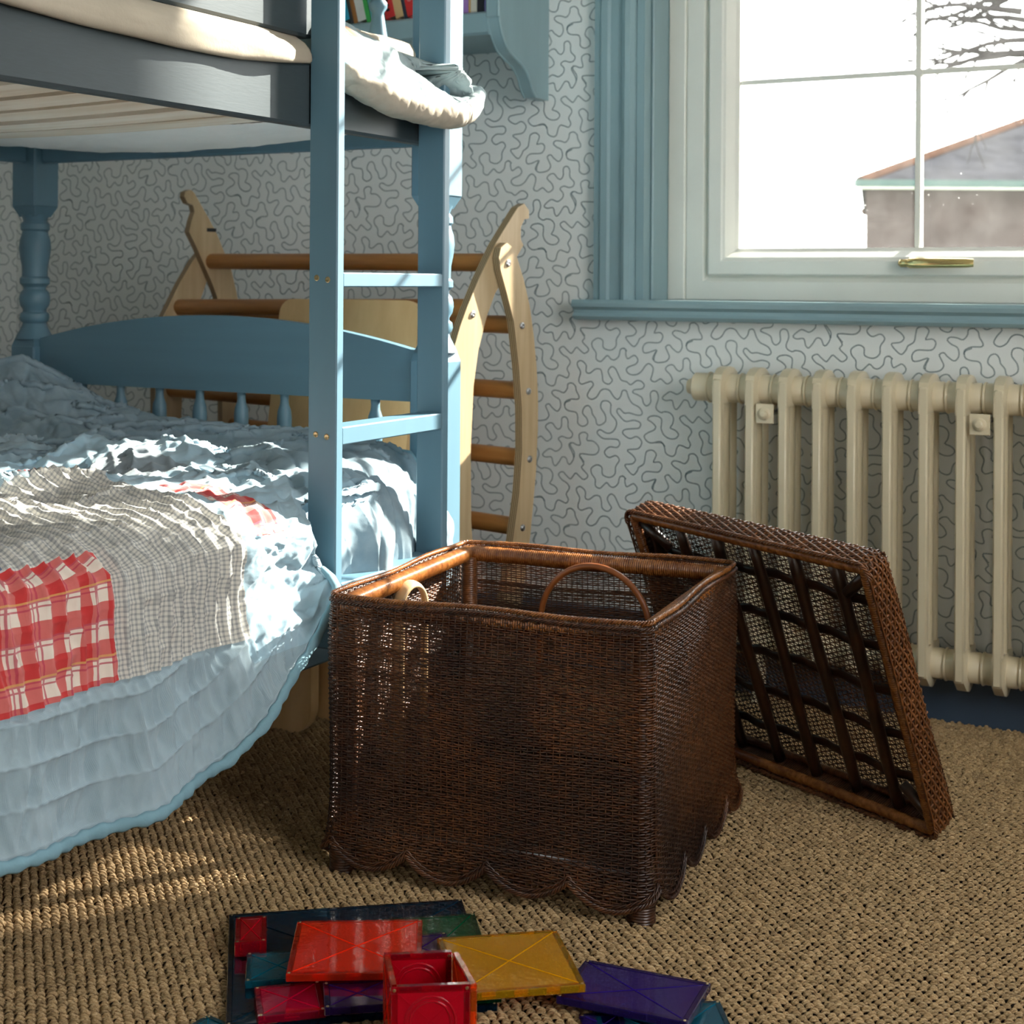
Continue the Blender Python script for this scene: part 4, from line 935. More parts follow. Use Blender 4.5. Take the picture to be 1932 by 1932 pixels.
def head_blanket():
    nx, ny = 420, 230; XS = np.linspace(0, 1, nx); YS = np.linspace(2.10, 2.625, ny)
    Hx = np.array([-2.80, -2.70, -2.62, -2.50, -2.35, -2.05, -1.85, -1.72, -1.64]); Hz = np.array([.165, .172, .128, .068, .045, .034, .030, .022, .01])
    P = np.zeros((nx, ny, 3)); Q = np.zeros((nx, ny)); 
    for j, y in enumerate(YS):
        zb = np.interp(y, [2.10, 2.2, 2.6, 2.63], [.36, .37, .36, .40])
        inl = sstep(2.205, 2.25, y)*sstep(2.50, 2.44, y); far = sstep(2.55, 2.58, y)
        xo = -1.603+.045*inl+.030*far
        top = .640
        pts = [(-2.79, top), (-2.4, top), (-2.0, top), (-1.78, top), (-1.70, top-.004), (-1.655, top-.022), (-1.625+.02*inl, top-.065), (xo, top-.13), (xo+.004, (top-.13+zb)/2), (xo+.010*inl, zb)]
        c = cr(pts, 14); d = np.r_[0, np.cumsum(np.linalg.norm(np.diff(c, axis=0), axis=1))]; d0 = d[5*14]; s = np.r_[np.linspace(0, d0, 290, endpoint=False), np.linspace(d0, d[-1], nx-290)]
        P[:, j, 0] = np.interp(s, d, c[:, 0]); P[:, j, 2] = np.interp(s, d, c[:, 1]); P[:, j, 1] = y; Q[:, j] = s-d0
    X = P[:, :, 0]; Y = P[:, :, 1]; topm = sstep(.03, -.06, Q)
    H = np.interp(X, Hx, Hz)
    r1 = np.exp(-(np.clip(np.abs(Y-2.54)-.02, 0, 9)/.105)**2)
    yc = 2.335-.05*np.sin((X+2.2)*3.0); r2 = np.exp(-((Y-yc)/.045)**2)*(.028+.012*np.sin(X*7))
    P[:, :, 2] += topm*(H*r1+r2)
    P[:, :, 2] += topm*((fbm(X*5+Y*3, Y*9-X*2, 101)-.5)*.022+(1-np.abs(fbm(X*9-Y*14, Y*9, 103, 2)*2-1))**4*.014)
    P[:, :, 2] -= topm*.045*sstep(2.18, 2.10, Y)
    inl = sstep(2.205, 2.25, Y)*sstep(2.50, 2.44, Y)
    side = sstep(.04, .14, Q)*inl; P[:, :, 0] += side*(.020*np.sin(Y*38+Q*5)+.014*(fbm(Y*14, Q*6, 105)-.5))
    cz2 = 1-np.abs(fbm(X*16+Y*10, Y*24+Q*8, 107, 2)*2-1)
    h = np.abs(np.sin(PI*(Y+X*.25+(fbm(X*6, Y*6, 109)-.5)*.03)/.055))**.35*.0048+(fbm(X*30+Q*20, Y*34, 111)-.5)*.0055+cz2**4*.006
    P, n = displace(P, -h)
    P[:, :, 0] = np.where((Y > 2.150) & (Y < 2.192), np.minimum(P[:, :, 0], -1.6035), P[:, :, 0])
    P[:, :, 0] = np.where((Y > 2.505) & (Y < 2.552), np.minimum(P[:, :, 0], -1.6035), P[:, :, 0])
    P = P[:, ::-1]
    o = grid_mesh('blue_quilt', P, M_cham, thick=.007)
    tag(o, 'rumpled plain blue quilt heaped against the headboard of the lower bunk', 'quilt')
    e = [tuple(p) for p in P[::3, 0, :]][:98]
    MB().tube(e, .005, 6).build('binding', M_bind, o, smooth=True)
head_blanket()

def top_quilt():
    m, nt, b = newmat('peach_and_grey_quilt')
    au = N(nt, 'ShaderNodeAttribute'); au.attribute_name = 'qu'; av = N(nt, 'ShaderNodeAttribute'); av.attribute_name = 'qv'
    wob = mth(nt, 'MULTIPLY_ADD', noise(nt, coords(nt), 14, 2), .03, -.015)
    U = mth(nt, 'ADD', au.outputs['Fac'], wob); V = mth(nt, 'ADD', av.outputs['Fac'], wob); mott = noise(nt, coords(nt), 60, 3)
    c = mixc(nt, mott, (.26, .33, .35), (.38, .44, .45))
    pk = mth(nt, 'MULTIPLY', mth(nt, 'LESS_THAN', U, 2.335), mth(nt, 'LESS_THAN', V, .44)); c = mixc(nt, pk, c, mixc(nt, mott, (.33, .17, .11), (.44, .25, .17)))
    cr_ = mth(nt, 'GREATER_THAN', V, .78); c = mixc(nt, cr_, c, mixc(nt, mott, (.34, .29, .23), (.44, .39, .32)))
    nt.links.new(c, b.inputs['Base Color']); b.inputs['Roughness'].default_value = .95; bump(nt, b, noise(nt, coords(nt), 300, 3), .3, .001)
    ny, nv = 180, 150; Y = np.linspace(2.192, 2.60, ny); P = np.zeros((ny, nv, 3)); QU = np.zeros((ny, nv)); QV = np.zeros((ny, nv))
    ty = [2.19, 2.25, 2.32, 2.40, 2.47, 2.54, 2.60]; tz = [1.452, 1.447, 1.442, 1.440, 1.425, 1.395, 1.360]; lz = [1.375, 1.345, 1.315, 1.302, 1.300, 1.318, 1.352]; ox = [-1.575, -1.545, -1.515, -1.490, -1.472, -1.478, -1.500]
    for i, y in enumerate(Y):
        t_, l, x = np.interp(y, ty, tz), np.interp(y, ty, lz), np.interp(y, ty, ox); f = sstep(2.48, 2.52, y)
        inner = -1.80*(1-f)+(x-.035)*f
        pts = [(inner, t_+.070*(1-f)-.01*f), ((-1.70)*(1-f)+(x-.034)*f, t_+.062*(1-f)-.006*f), (-1.640*(1-f)+(x-.030)*f, t_+.030*(1-f)), (min(x-.022, -1.60) if f < .5 else x-.022, t_+.010*(1-f)), (min(-1.585, x-.03), t_-.018), ((x-1.60)/2-.006, (t_+l)/2+.014), (x-.024, l+.036), (x-.010, l+.034), (x, l+.026), (x-.004, l+.010), (x-.024, l), (x-.050, l+.008), (x-.062, l+.026)]
        c = cr(pts, 12); d = np.r_[0, np.cumsum(np.linalg.norm(np.diff(c, axis=0), axis=1))]; s = np.linspace(0, d[-1], nv)
        P[i, :, 0] = np.interp(s, d, c[:, 0]); P[i, :, 2] = np.interp(s, d, c[:, 1]); P[i, :, 1] = y; QU[i] = y; QV[i] = s/d[-1]
    hh = np.abs(np.sin(PI*(QU*1.0+QV*.10)/.020))**.6*.0012+(fbm(QU*60, QV*26, 131)-.5)*.0065
    big = (fbm(QU*9, QV*4, 133)-.5)*.030*np.sin(PI*QV)*sstep(2.2, 2.3, QU)
    P, n = displace(P, -(hh+big))
    o = grid_mesh('folded_quilt', P[:, ::-1], m, QU[:, ::-1], QV[:, ::-1], thick=.004)
    tag(o, 'peach and grey quilt corner hanging over the upper bunk rail by the ladder', 'quilt')
top_quilt()

# ------------------------------------------------------------------ things under and behind the bed
def under_bed():
    t = empty('storage_box', (-2.3, 2.42, 0), 'clear plastic storage box on the carpet under the bed', 'box')
    x0, x1, y0, y1, h = -2.62, -2.035, 2.16, 2.62, .26
    b = MB(); w = .004; tp = .012
    def quad_wall(a, c, n_, z0=0.004, z1=h):
        pass
    vs = lambda e, z: [(x0+e, y0+e, z), (x1-e, y0+e, z), (x1-e, y1-e, z), (x0+e, y1-e, z)]
    V = vs(tp, .004)+vs(0, h)+vs(w, h)+vs(tp+w, .008)
    F = [(0, 3, 2, 1)]+[(k, (k+1) % 4, 4+(k+1) % 4, 4+k) for k in range(4)]+[(4+k, 4+(k+1) % 4, 8+(k+1) % 4, 8+k) for k in range(4)]+[(8+k, 8+(k+1) % 4, 12+(k+1) % 4, 12+k) for k in range(4)]+[(12, 13, 14, 15)]
    b.add(V, F); b.build('box_body', M_frost, t)
    MB().box(x0-.008, x1+.008, y0-.008, y1+.008, h+.001, h+.012, .003).build('lid', M_frost, t)
    MB().box(x0+.03, x1-.03, y0+.03, y1-.03, .010, .09, .01).build('contents', M_white_cloth, t)
    p = empty('plywood_board', (-2.2, 2.665, 0), 'round cornered plywood board standing on edge under the bed', 'board')
    r = .055; X0, X1, Z1 = -2.55, -1.945, .34
    poly = [(0.004+r*(1-math.cos(a)), X1-r+r*math.sin(a)) for a in np.linspace(0, PI/2, 8)]
    poly = [(.004, X0)]+[(.004+r-r*math.cos(a), X1-r+r*math.sin(a)) for a in np.linspace(0, PI/2, 9)]+[(Z1, X1), (Z1, X0)]
    for k, y in enumerate((2.640, 2.664)):
        MB().prism([(a, x-.012*k) for a, x in poly], y, y+.021, axis=1).build('ply_layer', M_plyboard, p, auto=30)
under_bed()

def climbing_frame():
    yaw = math.radians(-12)
    t = empty('climbing_frame', (-1.70, 3.05, 0), 'birch plywood climbing triangle with pine rungs folded behind the bed', 'climbing frame', rz=yaw)
    A = [(.052, 1.176), (.075, 1.186), (.093, 1.17), (.093, 1.151), (.076, 1.148), (.064, 1.13), (.063, 1.10), (.073, 1.087), (.057, 1.067), (.019, 1.026), (-.029, .970), (-.058, .915), (-.085, .84), (-.100, .76), (-.108, .62), (-.105, .45), (-.085, .25), (-.05, .05), (-.04, 0), (-.11, 0), (-.13, .10), (-.155, .28), (-.175, .5), (-.182, .70), (-.178, .80), (-.164, .854), (-.146, .898), (-.124, .94), (-.086, 1.004), (-.030, 1.085), (.010, 1.13)]
    B = [(-.041, 1.055), (-.034, 1.078), (-.014, 1.090), (.008, 1.080), (.025, 1.053), (.048, 1.005), (.070, .945), (.087, .869), (.098, .794), (.104, .723), (.104, .65), (.098, .545), (.078, .392), (.045, .22), (0, .07), (-.035, 0), (-.115, 0), (-.07, .09), (-.02, .24), (.016, .40), (.036, .50), (.046, .60), (.044, .70), (.032, .80), (.013, .907), (-.012, .972), (-.035, 1.026)]
    L1 = [(-.126, 1.245), (-.117, 1.243), (-.108, 1.235), (-.062, 1.172), (-.033, 1.13), (-.008, 1.082), (.02, 1.028), (.043, .949), (.062, .80), (.066, .6), (.052, .4), (.02, .2), (-.03, 0), (-.11, 0), (-.06, .18), (-.02, .40), (-.008, .6), (-.012, .8), (-.029, .952), (-.050, .996), (-.074, 1.04), (-.103, 1.092), (-.126, 1.129), (-.118, 1.16), (-.108, 1.185), (-.113, 1.202), (-.132, 1.208), (-.143, 1.225), (-.140, 1.238)]
    L2 = [(-.075, 1.072), (-.05, 1.055), (-.045, 1.0), (-.070, .94), (-.105, .85), (-.128, .7), (-.135, .5), (-.12, .3), (-.08, .1), (-.05, 0), (-.13, 0), (-.16, .12), (-.195, .3), (-.215, .5), (-.218, .7), (-.210, .82), (-.195, .895), (-.14, .988), (-.095, 1.052)]
    for poly, x, nm in ((A, -.022, 'arched_side'), (B, .001, 'arched_side'), (L1, -1.052, 'arched_side'), (L2, -1.075, 'arched_side')):
        s = MB().prism(poly, x, x+.021, axis=0).build(nm, M_ply, t, wc=False)
        if poly is B:
            for y, z in ((-.009, 1.042), (.043, .896), (.068, .74), (.074, .579), (.05, .419)):
                MB().lathe([(.0005, 0), (.0085, 0), (.0080, .002), (.004, .004), (.0005, .003)], 14, Matrix.Translation((.022, y, z)) @ Matrix.Rotation(PI/2, 4, 'Y')).build('bolt', M_steel, s, wc=False)
        if poly is A:
            MB().lathe([(.0005, 0), (.0085, 0), (.0080, .002), (.004, .004), (.0005, .003)], 14, Matrix.Translation((-.001, -.105, .924)) @ Matrix.Rotation(PI/2, 4, 'Y')).build('bolt', M_steel, s, wc=False)
        if poly is L1:
            MB().box(-.0315, -.0300, -.066, -.034, 1.132, 1.142, .0005).build('knot', M_black, s, wc=False).location = (-1.0, 0, 0)
    for (y0, z0), (y1, z1), xa, xb in (((-.048, 1.05), (-.026, 1.044), -1.031, -.022), ((-.138, .924), (-.102, .938), -1.054, -.022), ((.012, .90), (.050, .897), -1.031, .001), ((.026, .745), (.068, .740), -1.031, .001), ((.030, .59), (.074, .580), -1.031, .001), ((.018, .43), (.048, .420), -1.031, .001), ((-.16, .70), (-.145, .70), -1.054, -.022), ((-.16, .46), (-.15, .46), -1.054, -.022)):
        MB().tube([(xa, y0, z0), (xb, y1, z1)], .0215, 16).build('rung', M_pine, t, smooth=False, wc=False, auto=40)
    # slide panel resting on the nearer rungs
    s = empty("slide_board", (-2.03, 2.84, 0), 'pale round cornered plywood panel leaning behind the headboard', 'board')
    r = .035; W0, W1, H = -.200, .200, .962
    poly = [(0, W0), (0, W1)]+[(H-r+r*math.sin(a), W1-r+r*math.cos(a)) for a in np.linspace(0, PI/2, 8)]+[(H-r+r*math.cos(a), W0+r-r*math.sin(a)) for a in np.linspace(0, PI/2, 8)]
    Mx = Matrix.Translation((-2.04, 2.765, .003)) @ Matrix.Rotation(math.radians(-9.0), 4, 'X')
    MB().prism(poly, -.009, .009, axis=1, M=Mx).build('panel', M_plyboard, s, auto=30)
climbing_frame()
# ------------------------------------------------------------------ wicker: weavers over and under stakes as real strands
def rr_loop(hx, hy, r, n):
    """n points with outward normals, evenly spaced round a rounded rectangle, starting at (-hx,-hy) corner going along the front"""
    segs = [((-hx+r, -hy), (hx-r, -hy), (0, -1)), ((hx, -hy+r), (hx, hy-r), (1, 0)), ((hx-r, hy), (-hx+r, hy), (0, 1)), ((-hx, hy-r), (-hx, -hy+r), (-1, 0))]
    P = []; Nn = []
    cs = [(hx-r, -hy+r, -PI/2), (hx-r, hy-r, 0), (-hx+r, hy-r, PI/2), (-hx+r, -hy+r, PI)]
    for (a, b, nrm), (cx, cy, a0) in zip(segs, cs):
        for t in np.linspace(0, 1, 80, endpoint=False): P.append((a[0]+(b[0]-a[0])*t, a[1]+(b[1]-a[1])*t)); Nn.append(nrm)
        for t in np.linspace(0, 1, 12, endpoint=False):
            an = a0+t*PI/2; P.append((cx+r*math.cos(an), cy+r*math.sin(an))); Nn.append((math.cos(an), math.sin(an)))
    P = np.array(P+[P[0]]); Nn = np.array(Nn+[Nn[0]]); d = np.r_[0, np.cumsum(np.linalg.norm(np.diff(P, axis=0), axis=1))]
    s = np.linspace(0, d[-1], n, endpoint=False)
    return np.c_[np.interp(s, d, P[:, 0]), np.interp(s, d, P[:, 1])], np.c_[np.interp(s, d, Nn[:, 0]), np.interp(s, d, Nn[:, 1])], s, d[-1]
def weave(map_fn, n_st, rows, hh, th, amp, closed=True, keep=None, per=2, seed=0, jit=.0004):
    """map_fn(i_float array, level array, out array)->xyz ; rows = list of levels; returns V,F"""
    r_ = np.random.default_rng(seed); n = n_st*per+(0 if closed else 1); idx = np.arange(n)/per
    Vs = []; Fs = []; base = 0
    for k, lv in enumerate(rows):
        ph = (k % 2)
        off = amp*np.cos(PI*(idx+ph))
        h = hh*(1+r_.normal(0, .12))*(1+.10*r_.normal(0, 1, n)); lv2 = lv+r_.normal(0, jit)+r_.normal(0, jit*.45, n)
        sec = [(0, h), (th, h*.0), (0, -h), (-th, h*.0)]
        ring = np.stack([map_fn(idx, lv2+b, off+a) for a, b in sec], 1)         # n,4,3
        kp = np.ones(n, bool) if keep is None else keep(idx, lv)
        V = ring.reshape(-1, 3); m = n if closed else n-1
        i = np.arange(m); j = (i+1) % n; ok = kp[i] & kp[j]; i = i[ok]; j = j[ok]
        for q in range(4):
            l = (q+1) % 4; Fs.append(np.stack([base+i*4+q, base+j*4+q, base+j*4+l, base+i*4+l], -1))
        Vs.append(V); base += len(V)
    return np.vstack(Vs), np.vstack(Fs)
def stakes(map_fn, n_st, lv0, lv1, r, closed=True, nseg=10, keep0=None):
    Vs = []; Fs = []; base = 0
    for i in range(n_st if closed else n_st+1):
        l0 = lv0 if keep0 is None else keep0(i)
        lv = np.linspace(l0, lv1, nseg+1); V = []
        for a, b in ((r, 0), (0, r), (-r, 0), (0, -r)):
            V.append(map_fn(np.full(nseg+1, float(i))+b/.0108, lv, np.full(nseg+1, a)))
        V = np.stack(V, 1).reshape(-1, 3); k = np.arange(nseg)
        for q in range(4):
            l = (q+1) % 4; Fs.append(np.stack([base+k*4+q, base+k*4+l, base+(k+1)*4+l, base+(k+1)*4+q], -1))
        Vs.append(V); base += len(V)
    return np.vstack(Vs), np.vstack(Fs)
def merge(parts):
    V = []; F = []; b = 0
    for v, f in parts: V.append(v); F.append(f+b); b += len(v)
    return np.vstack(V), np.vstack(F)
def wrapped(path, r, pitch=.0040, n=12, groove=.09):
    c = np.array(path, float); d = np.r_[0, np.cumsum(np.linalg.norm(np.diff(c, axis=0), axis=1))]; m = max(6, int(d[-1]/pitch*3)); s = np.linspace(0, d[-1], m)
    p = [(np.interp(q, d, c[:, 0]), np.interp(q, d, c[:, 1]), np.interp(q, d, c[:, 2])) for q in s]
    rad = [r*(1-(groove*1.5 if i % 3 == 0 else 0))*(1+.02*math.sin(i*.37)) for i in range(m)]
    return MB().tube(p, rad, n)
def braid(path, nrm, R, r, pitch, strands=3, n=5):
    """twisted rope following path"""
    c = np.array(path, float); d = np.r_[0, np.cumsum(np.linalg.norm(np.diff(c, axis=0), axis=1))]; m = int(d[-1]/pitch*8)+2; s = np.linspace(0, d[-1], m)
    P = np.stack([np.interp(s, d, c[:, k]) for k in range(3)], 1); T = np.gradient(P, axis=0); T /= np.linalg.norm(T, axis=1)[:, None]+1e-9
    A = np.cross(T, np.array([0, 0, 1.])); A /= np.linalg.norm(A, axis=1)[:, None]+1e-9; B = np.cross(A, T); mb = MB()
    for q in range(strands):
        a = 2*PI*(s/pitch+q/strands); Q = P+A*(R*np.cos(a))[:, None]*nrm+B*(R*np.sin(a))[:, None]
        mb.tube([tuple(x) for x in Q], r, n)
    return mb

HX, HY, TOP = .284, .286, .468
def basket():
    t = empty('wicker_basket', (-1.229, 2.364, 0), 'open dark brown wicker toy chest with scalloped bottom edge', 'basket', rz=math.radians(7.0))
    NS = 208; P, Nn, S, LEN = rr_loop(HX, HY, .020, NS*8)
    def side_t(i):                                   # position within one side 0..1
        s = (np.asarray(i, float)/NS % 1.0)*4; return s-np.floor(s)
    def zb(i): return .060-.034*np.abs(np.sin(4*PI*side_t(np.asarray(i, float)+.35)))**.75
    def mp(i, z, o):
        k = (np.asarray(i)*8 % (NS*8)); k0 = np.floor(k).astype(int) % (NS*8); k1 = (k0+1) % (NS*8); f = (k-np.floor(k))[:, None]
        p = P[k0]*(1-f)+P[k1]*f; nn = Nn[k0]*(1-f)+Nn[k1]*f
        st = side_t(i); z = np.asarray(z)
        bulge = .006*np.sin(PI*st)*np.sin(PI*np.clip(z/.47, 0, 1))+.010*sstep(.12, .02, z)-.004*sstep(.40, .47, z)+.0022*np.sin(st*9+z*13)
        q = p+nn*(bulge+o)[:, None]
        return np.c_[q, z+.0016*np.sin(np.asarray(i)*.21+z*20)]
    rows = np.arange(.026, .4655, .0041)
    body = weave(mp, NS, rows, .00160, .00105, .0020, keep=lambda i, lv: lv > zb(i)-.001, seed=3)
    st = stakes(mp, NS, .03, .468, .0011, keep0=lambda i: float(zb(np.array([i]))[0]))
    V, F = merge([body, st]); o = np_mesh('woven_body', V, F, M_cane, t, wc_false()) if False else np_mesh('woven_body', V, F, M_cane, t, True, False); o['kind'] = 'stuff'
    # scalloped hem braid
    ii = np.linspace(0, NS, 900); e = mp(ii, zb(ii)+.002, np.full(900, .0030)); b = braid([tuple(x) for x in e], 1, .0030, .0018, .026, 4)
    e2 = mp(ii, zb(ii)+.010, np.full(900, .0025)); b2 = braid([tuple(x) for x in e2], 1, .0022, .0013, .034, 3); b.add(b2.v, b2.f)
    b.build('scalloped_braid', M_cane, t, smooth=True, wc=False)
    # rim: wrapped poles inset at the top, plaited outer edge
    r = .0160; zc = TOP-.017; i_ = .0185
    cs = [(-HX+i_, -HY+i_), (HX-i_, -HY+i_), (HX-i_, HY-i_), (-HX+i_, HY-i_)]
    for k in range(4):
        a = cs[k]; c = cs[(k+1) % 4]; ux, uy = (c[0]-a[0]), (c[1]-a[1]); L = math.hypot(ux, uy); ux /= L; uy /= L
        n_ = 30; pth = [(a[0]+ux*(.004+(L-.008)*q/n_), a[1]+uy*(.004+(L-.008)*q/n_), zc) for q in range(n_+1)]
        w = wrapped(pth, r, .0042, 14, .10); w.build('rim_pole', M_cane_rim, t, smooth=True, wc=False)
    loop = mp(np.linspace(0, NS, 700), np.full(700, TOP+.003), np.full(700, -.001))
    braid([tuple(x) for x in loop], 1, .0028, .0019, .016, 3).build('rim_braid', M_cane_rim, t, smooth=True, wc=False)
    loop = mp(np.linspace(0, NS, 700), np.full(700, TOP-.006), np.full(700, .0024))
    braid([tuple(x) for x in loop], 1, .0024, .0016, .020, 3).build('rim_braid', M_cane, t, smooth=True, wc=False)
    for x, y in ((-HX+.022, -HY+.024), (HX-.022, -HY+.024), (HX-.022, HY-.024), (-HX+.022, HY-.024)):
        wrapped([(x, y, 0.0), (x, y, .058)], .0235, .0042, 14, .10).build('foot', M_cane, t, smooth=True, wc=False)
        wrapped([(x*.985, y*.985, .058), (x*.985, y*.985, .445)], .0165, .0042, 12, .08).build('corner_pole', M_cane_in, t, smooth=True, wc=False)
    MB().box(-HX+.030, HX-.030, -HY+.030, HY-.030, .060, .066).build('base_panel', plain('dark_basket_base', (.02, .008, .003), .95, .2, spec=.1), t, wc=False)
    for y in (-HY+.018, HY-.018):
        MB().tube([(-HX+.03, y, .075), (HX-.03, y, .075)], .010, 10).build('bottom_pole', M_pole, t, smooth=True, wc=False)
basket()

def contents():
    h = empty('cane_hoop', (-1.235, 2.585, .067), 'arched brown cane hoop handle standing inside the wicker chest', 'hoop')
    pts = [(-1.352, 2.585, .069)]+[(-1.236-.116*math.cos(a), 2.585, .338+.116*math.sin(a)) for a in np.linspace(0, PI, 24)]+[(-1.120, 2.585, .069)]
    MB().tube(pts, .0062, 10).build('hoop_bar', plain('red_brown_cane', (.22, .065, .016), .35, .2, 14), h, smooth=True)
    MB().tube([(-1.352, 2.585, .075), (-1.120, 2.585, .075)], .005, 8).build('cross_bar', M_pole, h, smooth=True)
    r_ = empty('wooden_handle', (-1.455, 2.30, .067), 'small pale bent wood loop at the left inner side of the wicker chest', 'handle')
    b = MB(); pr = []
    c = [(0, .0)]; cx, cy = -1.452, 2.285
    path = [(cx-.018, cy-.030, .069)]+[(cx-.018+.018*(a/PI), cy+.002-.030*math.cos(a), .418+.031*math.sin(a)) for a in np.linspace(0, PI, 16)]+[(cx, cy+.032, .069)]
    b.tube(path, .0055, 10, flat=(.9, 2.4)); b.build('loop_band', plain('pale_bent_wood', (.50, .33, .17), .4, .1, 20), r_, smooth=True)
contents()

def lid():
    a, b_, c_ = -.442, .392, .025
    M = Matrix.Rotation(a, 4, 'Z') @ Matrix.Rotation(b_, 4, 'X') @ Matrix.Rotation(c_, 4, 'Y')
    t = empty('basket_lid', (-.605, 2.692, .004), 'dark wicker chest lid propped on edge, slatted inside facing the room', 'lid')
    t.rotation_euler = M.to_euler()
    W, D, T = .628, .564, .069; hx, hz = W/2, D/2
    NS = 148; P, Nn, S, LEN = rr_loop(hx, hz, .026, NS*8)
    def mp(i, y, o):
        k = (np.asarray(i)*8 % (NS*8)); k0 = np.floor(k).astype(int) % (NS*8); k1 = (k0+1) % (NS*8); f = (k-np.floor(k))[:, None]
        p = P[k0]*(1-f)+P[k1]*f; nn = Nn[k0]*(1-f)+Nn[k1]*f; q = p+nn*(o-.0035-.008*sstep(T*.55, T, y))[:, None]
        return np.stack([q[:, 0]-hx, np.asarray(y), q[:, 1]+hz], 1)
    band = weave(mp, NS, np.arange(.004, T-.004, .0062), .0027, .0017, .0030, seed=8, jit=.0004)
    st = stakes(mp, NS, .002, T-.004, .0022, nseg=4)
    V, F = merge([band, st]); o = np_mesh('woven_side', V, F, M_cane_in, t, True, False); o['kind'] = 'stuff'
    nx = 50; 
    def mp2(i, z, o): return np.stack([-W+.010+np.asarray(i)*(W-.020)/nx, T-.007+o+.003*np.sin(np.asarray(z)*19), np.asarray(z)], 1)
    pan = weave(mp2, nx, np.arange(.010, D-.008, .0050), .0015, .0011, .0020, closed=False, seed=9, per=2)
    st2 = stakes(mp2, nx, .008, D-.008, .0013, closed=False, nseg=8)
    V, F = merge([pan, st2]); o = np_mesh('woven_panel', V, F, M_cane, t, True, False); o['kind'] = 'stuff'
    ins = .016
    cs = [(-W+ins, ins), (-ins, ins), (-ins, D-ins), (-W+ins, D-ins)]
    for k in range(4):
        p, q = cs[k], cs[(k+1) % 4]; pth = [(p[0]+(q[0]-p[0])*s, .010, p[1]+(q[1]-p[1])*s) for s in np.linspace(.004, .996, 20)]
        wrapped(pth, .0105, .0044, 12, .12).build('rim_pole', M_cane_rim, t, smooth=True, wc=False)
        pth = [(p[0]+(q[0]-p[0])*s, T-.012, p[1]+(q[1]-p[1])*s) for s in np.linspace(.01, .99, 20)]
        wrapped(pth, .0075, .0046, 8, .1).build('back_pole', M_cane_in, t, smooth=True, wc=False)
    lp = mp(np.linspace(0, NS, 520), np.full(520, .001), np.full(520, .003)); braid([tuple(x) for x in lp], 1, .0026, .0018, .022, 3).build('rim_braid', M_cane_in, t, smooth=True, wc=False)
    # inner face of the side band: closely laid canes
    inner = MB(); 
    for k in range(4):
        p, q = cs[k], cs[(k+1) % 4]; L = math.hypot(q[0]-p[0], q[1]-p[1]); n_ = int(L/.0048); sx = 1 if k in (0,) else 1
        nx_, nz_ = (0, 1) if k == 0 else ((-1, 0) if k == 1 else ((0, -1) if k == 2 else (1, 0)))
        for j in range(n_):
            s = (j+.5)/n_; x = p[0]+(q[0]-p[0])*s-nx_*.006; z = p[1]+(q[1]-p[1])*s-nz_*.006
            inner.tube([(x, .016, z), (x, T-.012, z)], .0022, 5)
    o = inner.build('inner_canes', M_cane_in, t, smooth=True, wc=False); o['kind'] = 'stuff'
    for x in (-.105, -.205, -.305, -.405, -.505, -.590):
        pth = [(x+.002*math.sin(z*12+x*30), .031, z) for z in np.linspace(.022, D-.020, 10)]
        MB().tube(pth, [.0115*(1+.08*math.sin(i*2.1+x*40)) for i in range(10)], 10).build('lath', M_pole, t, smooth=True, wc=False)
    for z in (.085, .175, .268, .362, .455):
        pth = [(x, .048+.004*math.sin(x*60), z+.004*math.sin(x*17)) for x in np.linspace(-W+.02, -.02, 26)]
        MB().tube(pth, .0085, 8, flat=(1.25, .55)).build('cross_lath', M_pole, t, smooth=True, wc=False)
    MB().tube([(-.020, .020, D-.030), (-.085, .024, D-.085)], .0105, 10).build('corner_brace', M_pole, t, smooth=True, wc=False)
    MB().tube([(-W+.020, .020, D-.030), (-W+.085, .024, D-.085)], .0105, 10).build('corner_brace', M_pole, t, smooth=True, wc=False)
    MB().tube([(-.020, .020, .030), (-.075, .024, .085)], .0105, 10).build('corner_brace', M_pole, t, smooth=True, wc=False)
lid()
# ------------------------------------------------------------------ magnetic building tiles
PC = {'navy': plastic('navy_plastic', (.008, .070, .15), .30), 'red': plastic('orange_red_plastic', (1.0, .045, .012), .62), 'orange': plastic('orange_plastic', (1.0, .14, .015), .6),
      'crimson': plastic('crimson_plastic', (.70, .006, .025), .5), 'teal': plastic('teal_plastic', (.01, .22, .34), .5), 'green': plastic('green_plastic', (.004, .16, .065), .45),
      'yellow': plastic('yellow_plastic', (.90, .50, .015), .5), 'purple': plastic('purple_plastic', (.06, .015, .16), .5), 'violet': plastic('violet_plastic', (.05, .022, .24), .55), 'pink': plastic('pink_red_plastic', (.75, .01, .07), .5)}
PF = {k: plastic(m.name.replace('plastic', 'edge_plastic'), m['tint'], m['scat']*.42) for k, m in PC.items()}
M_magnet = plain('magnet_ferrite', (.016, .010, .010), .5, .1, bmp=0)
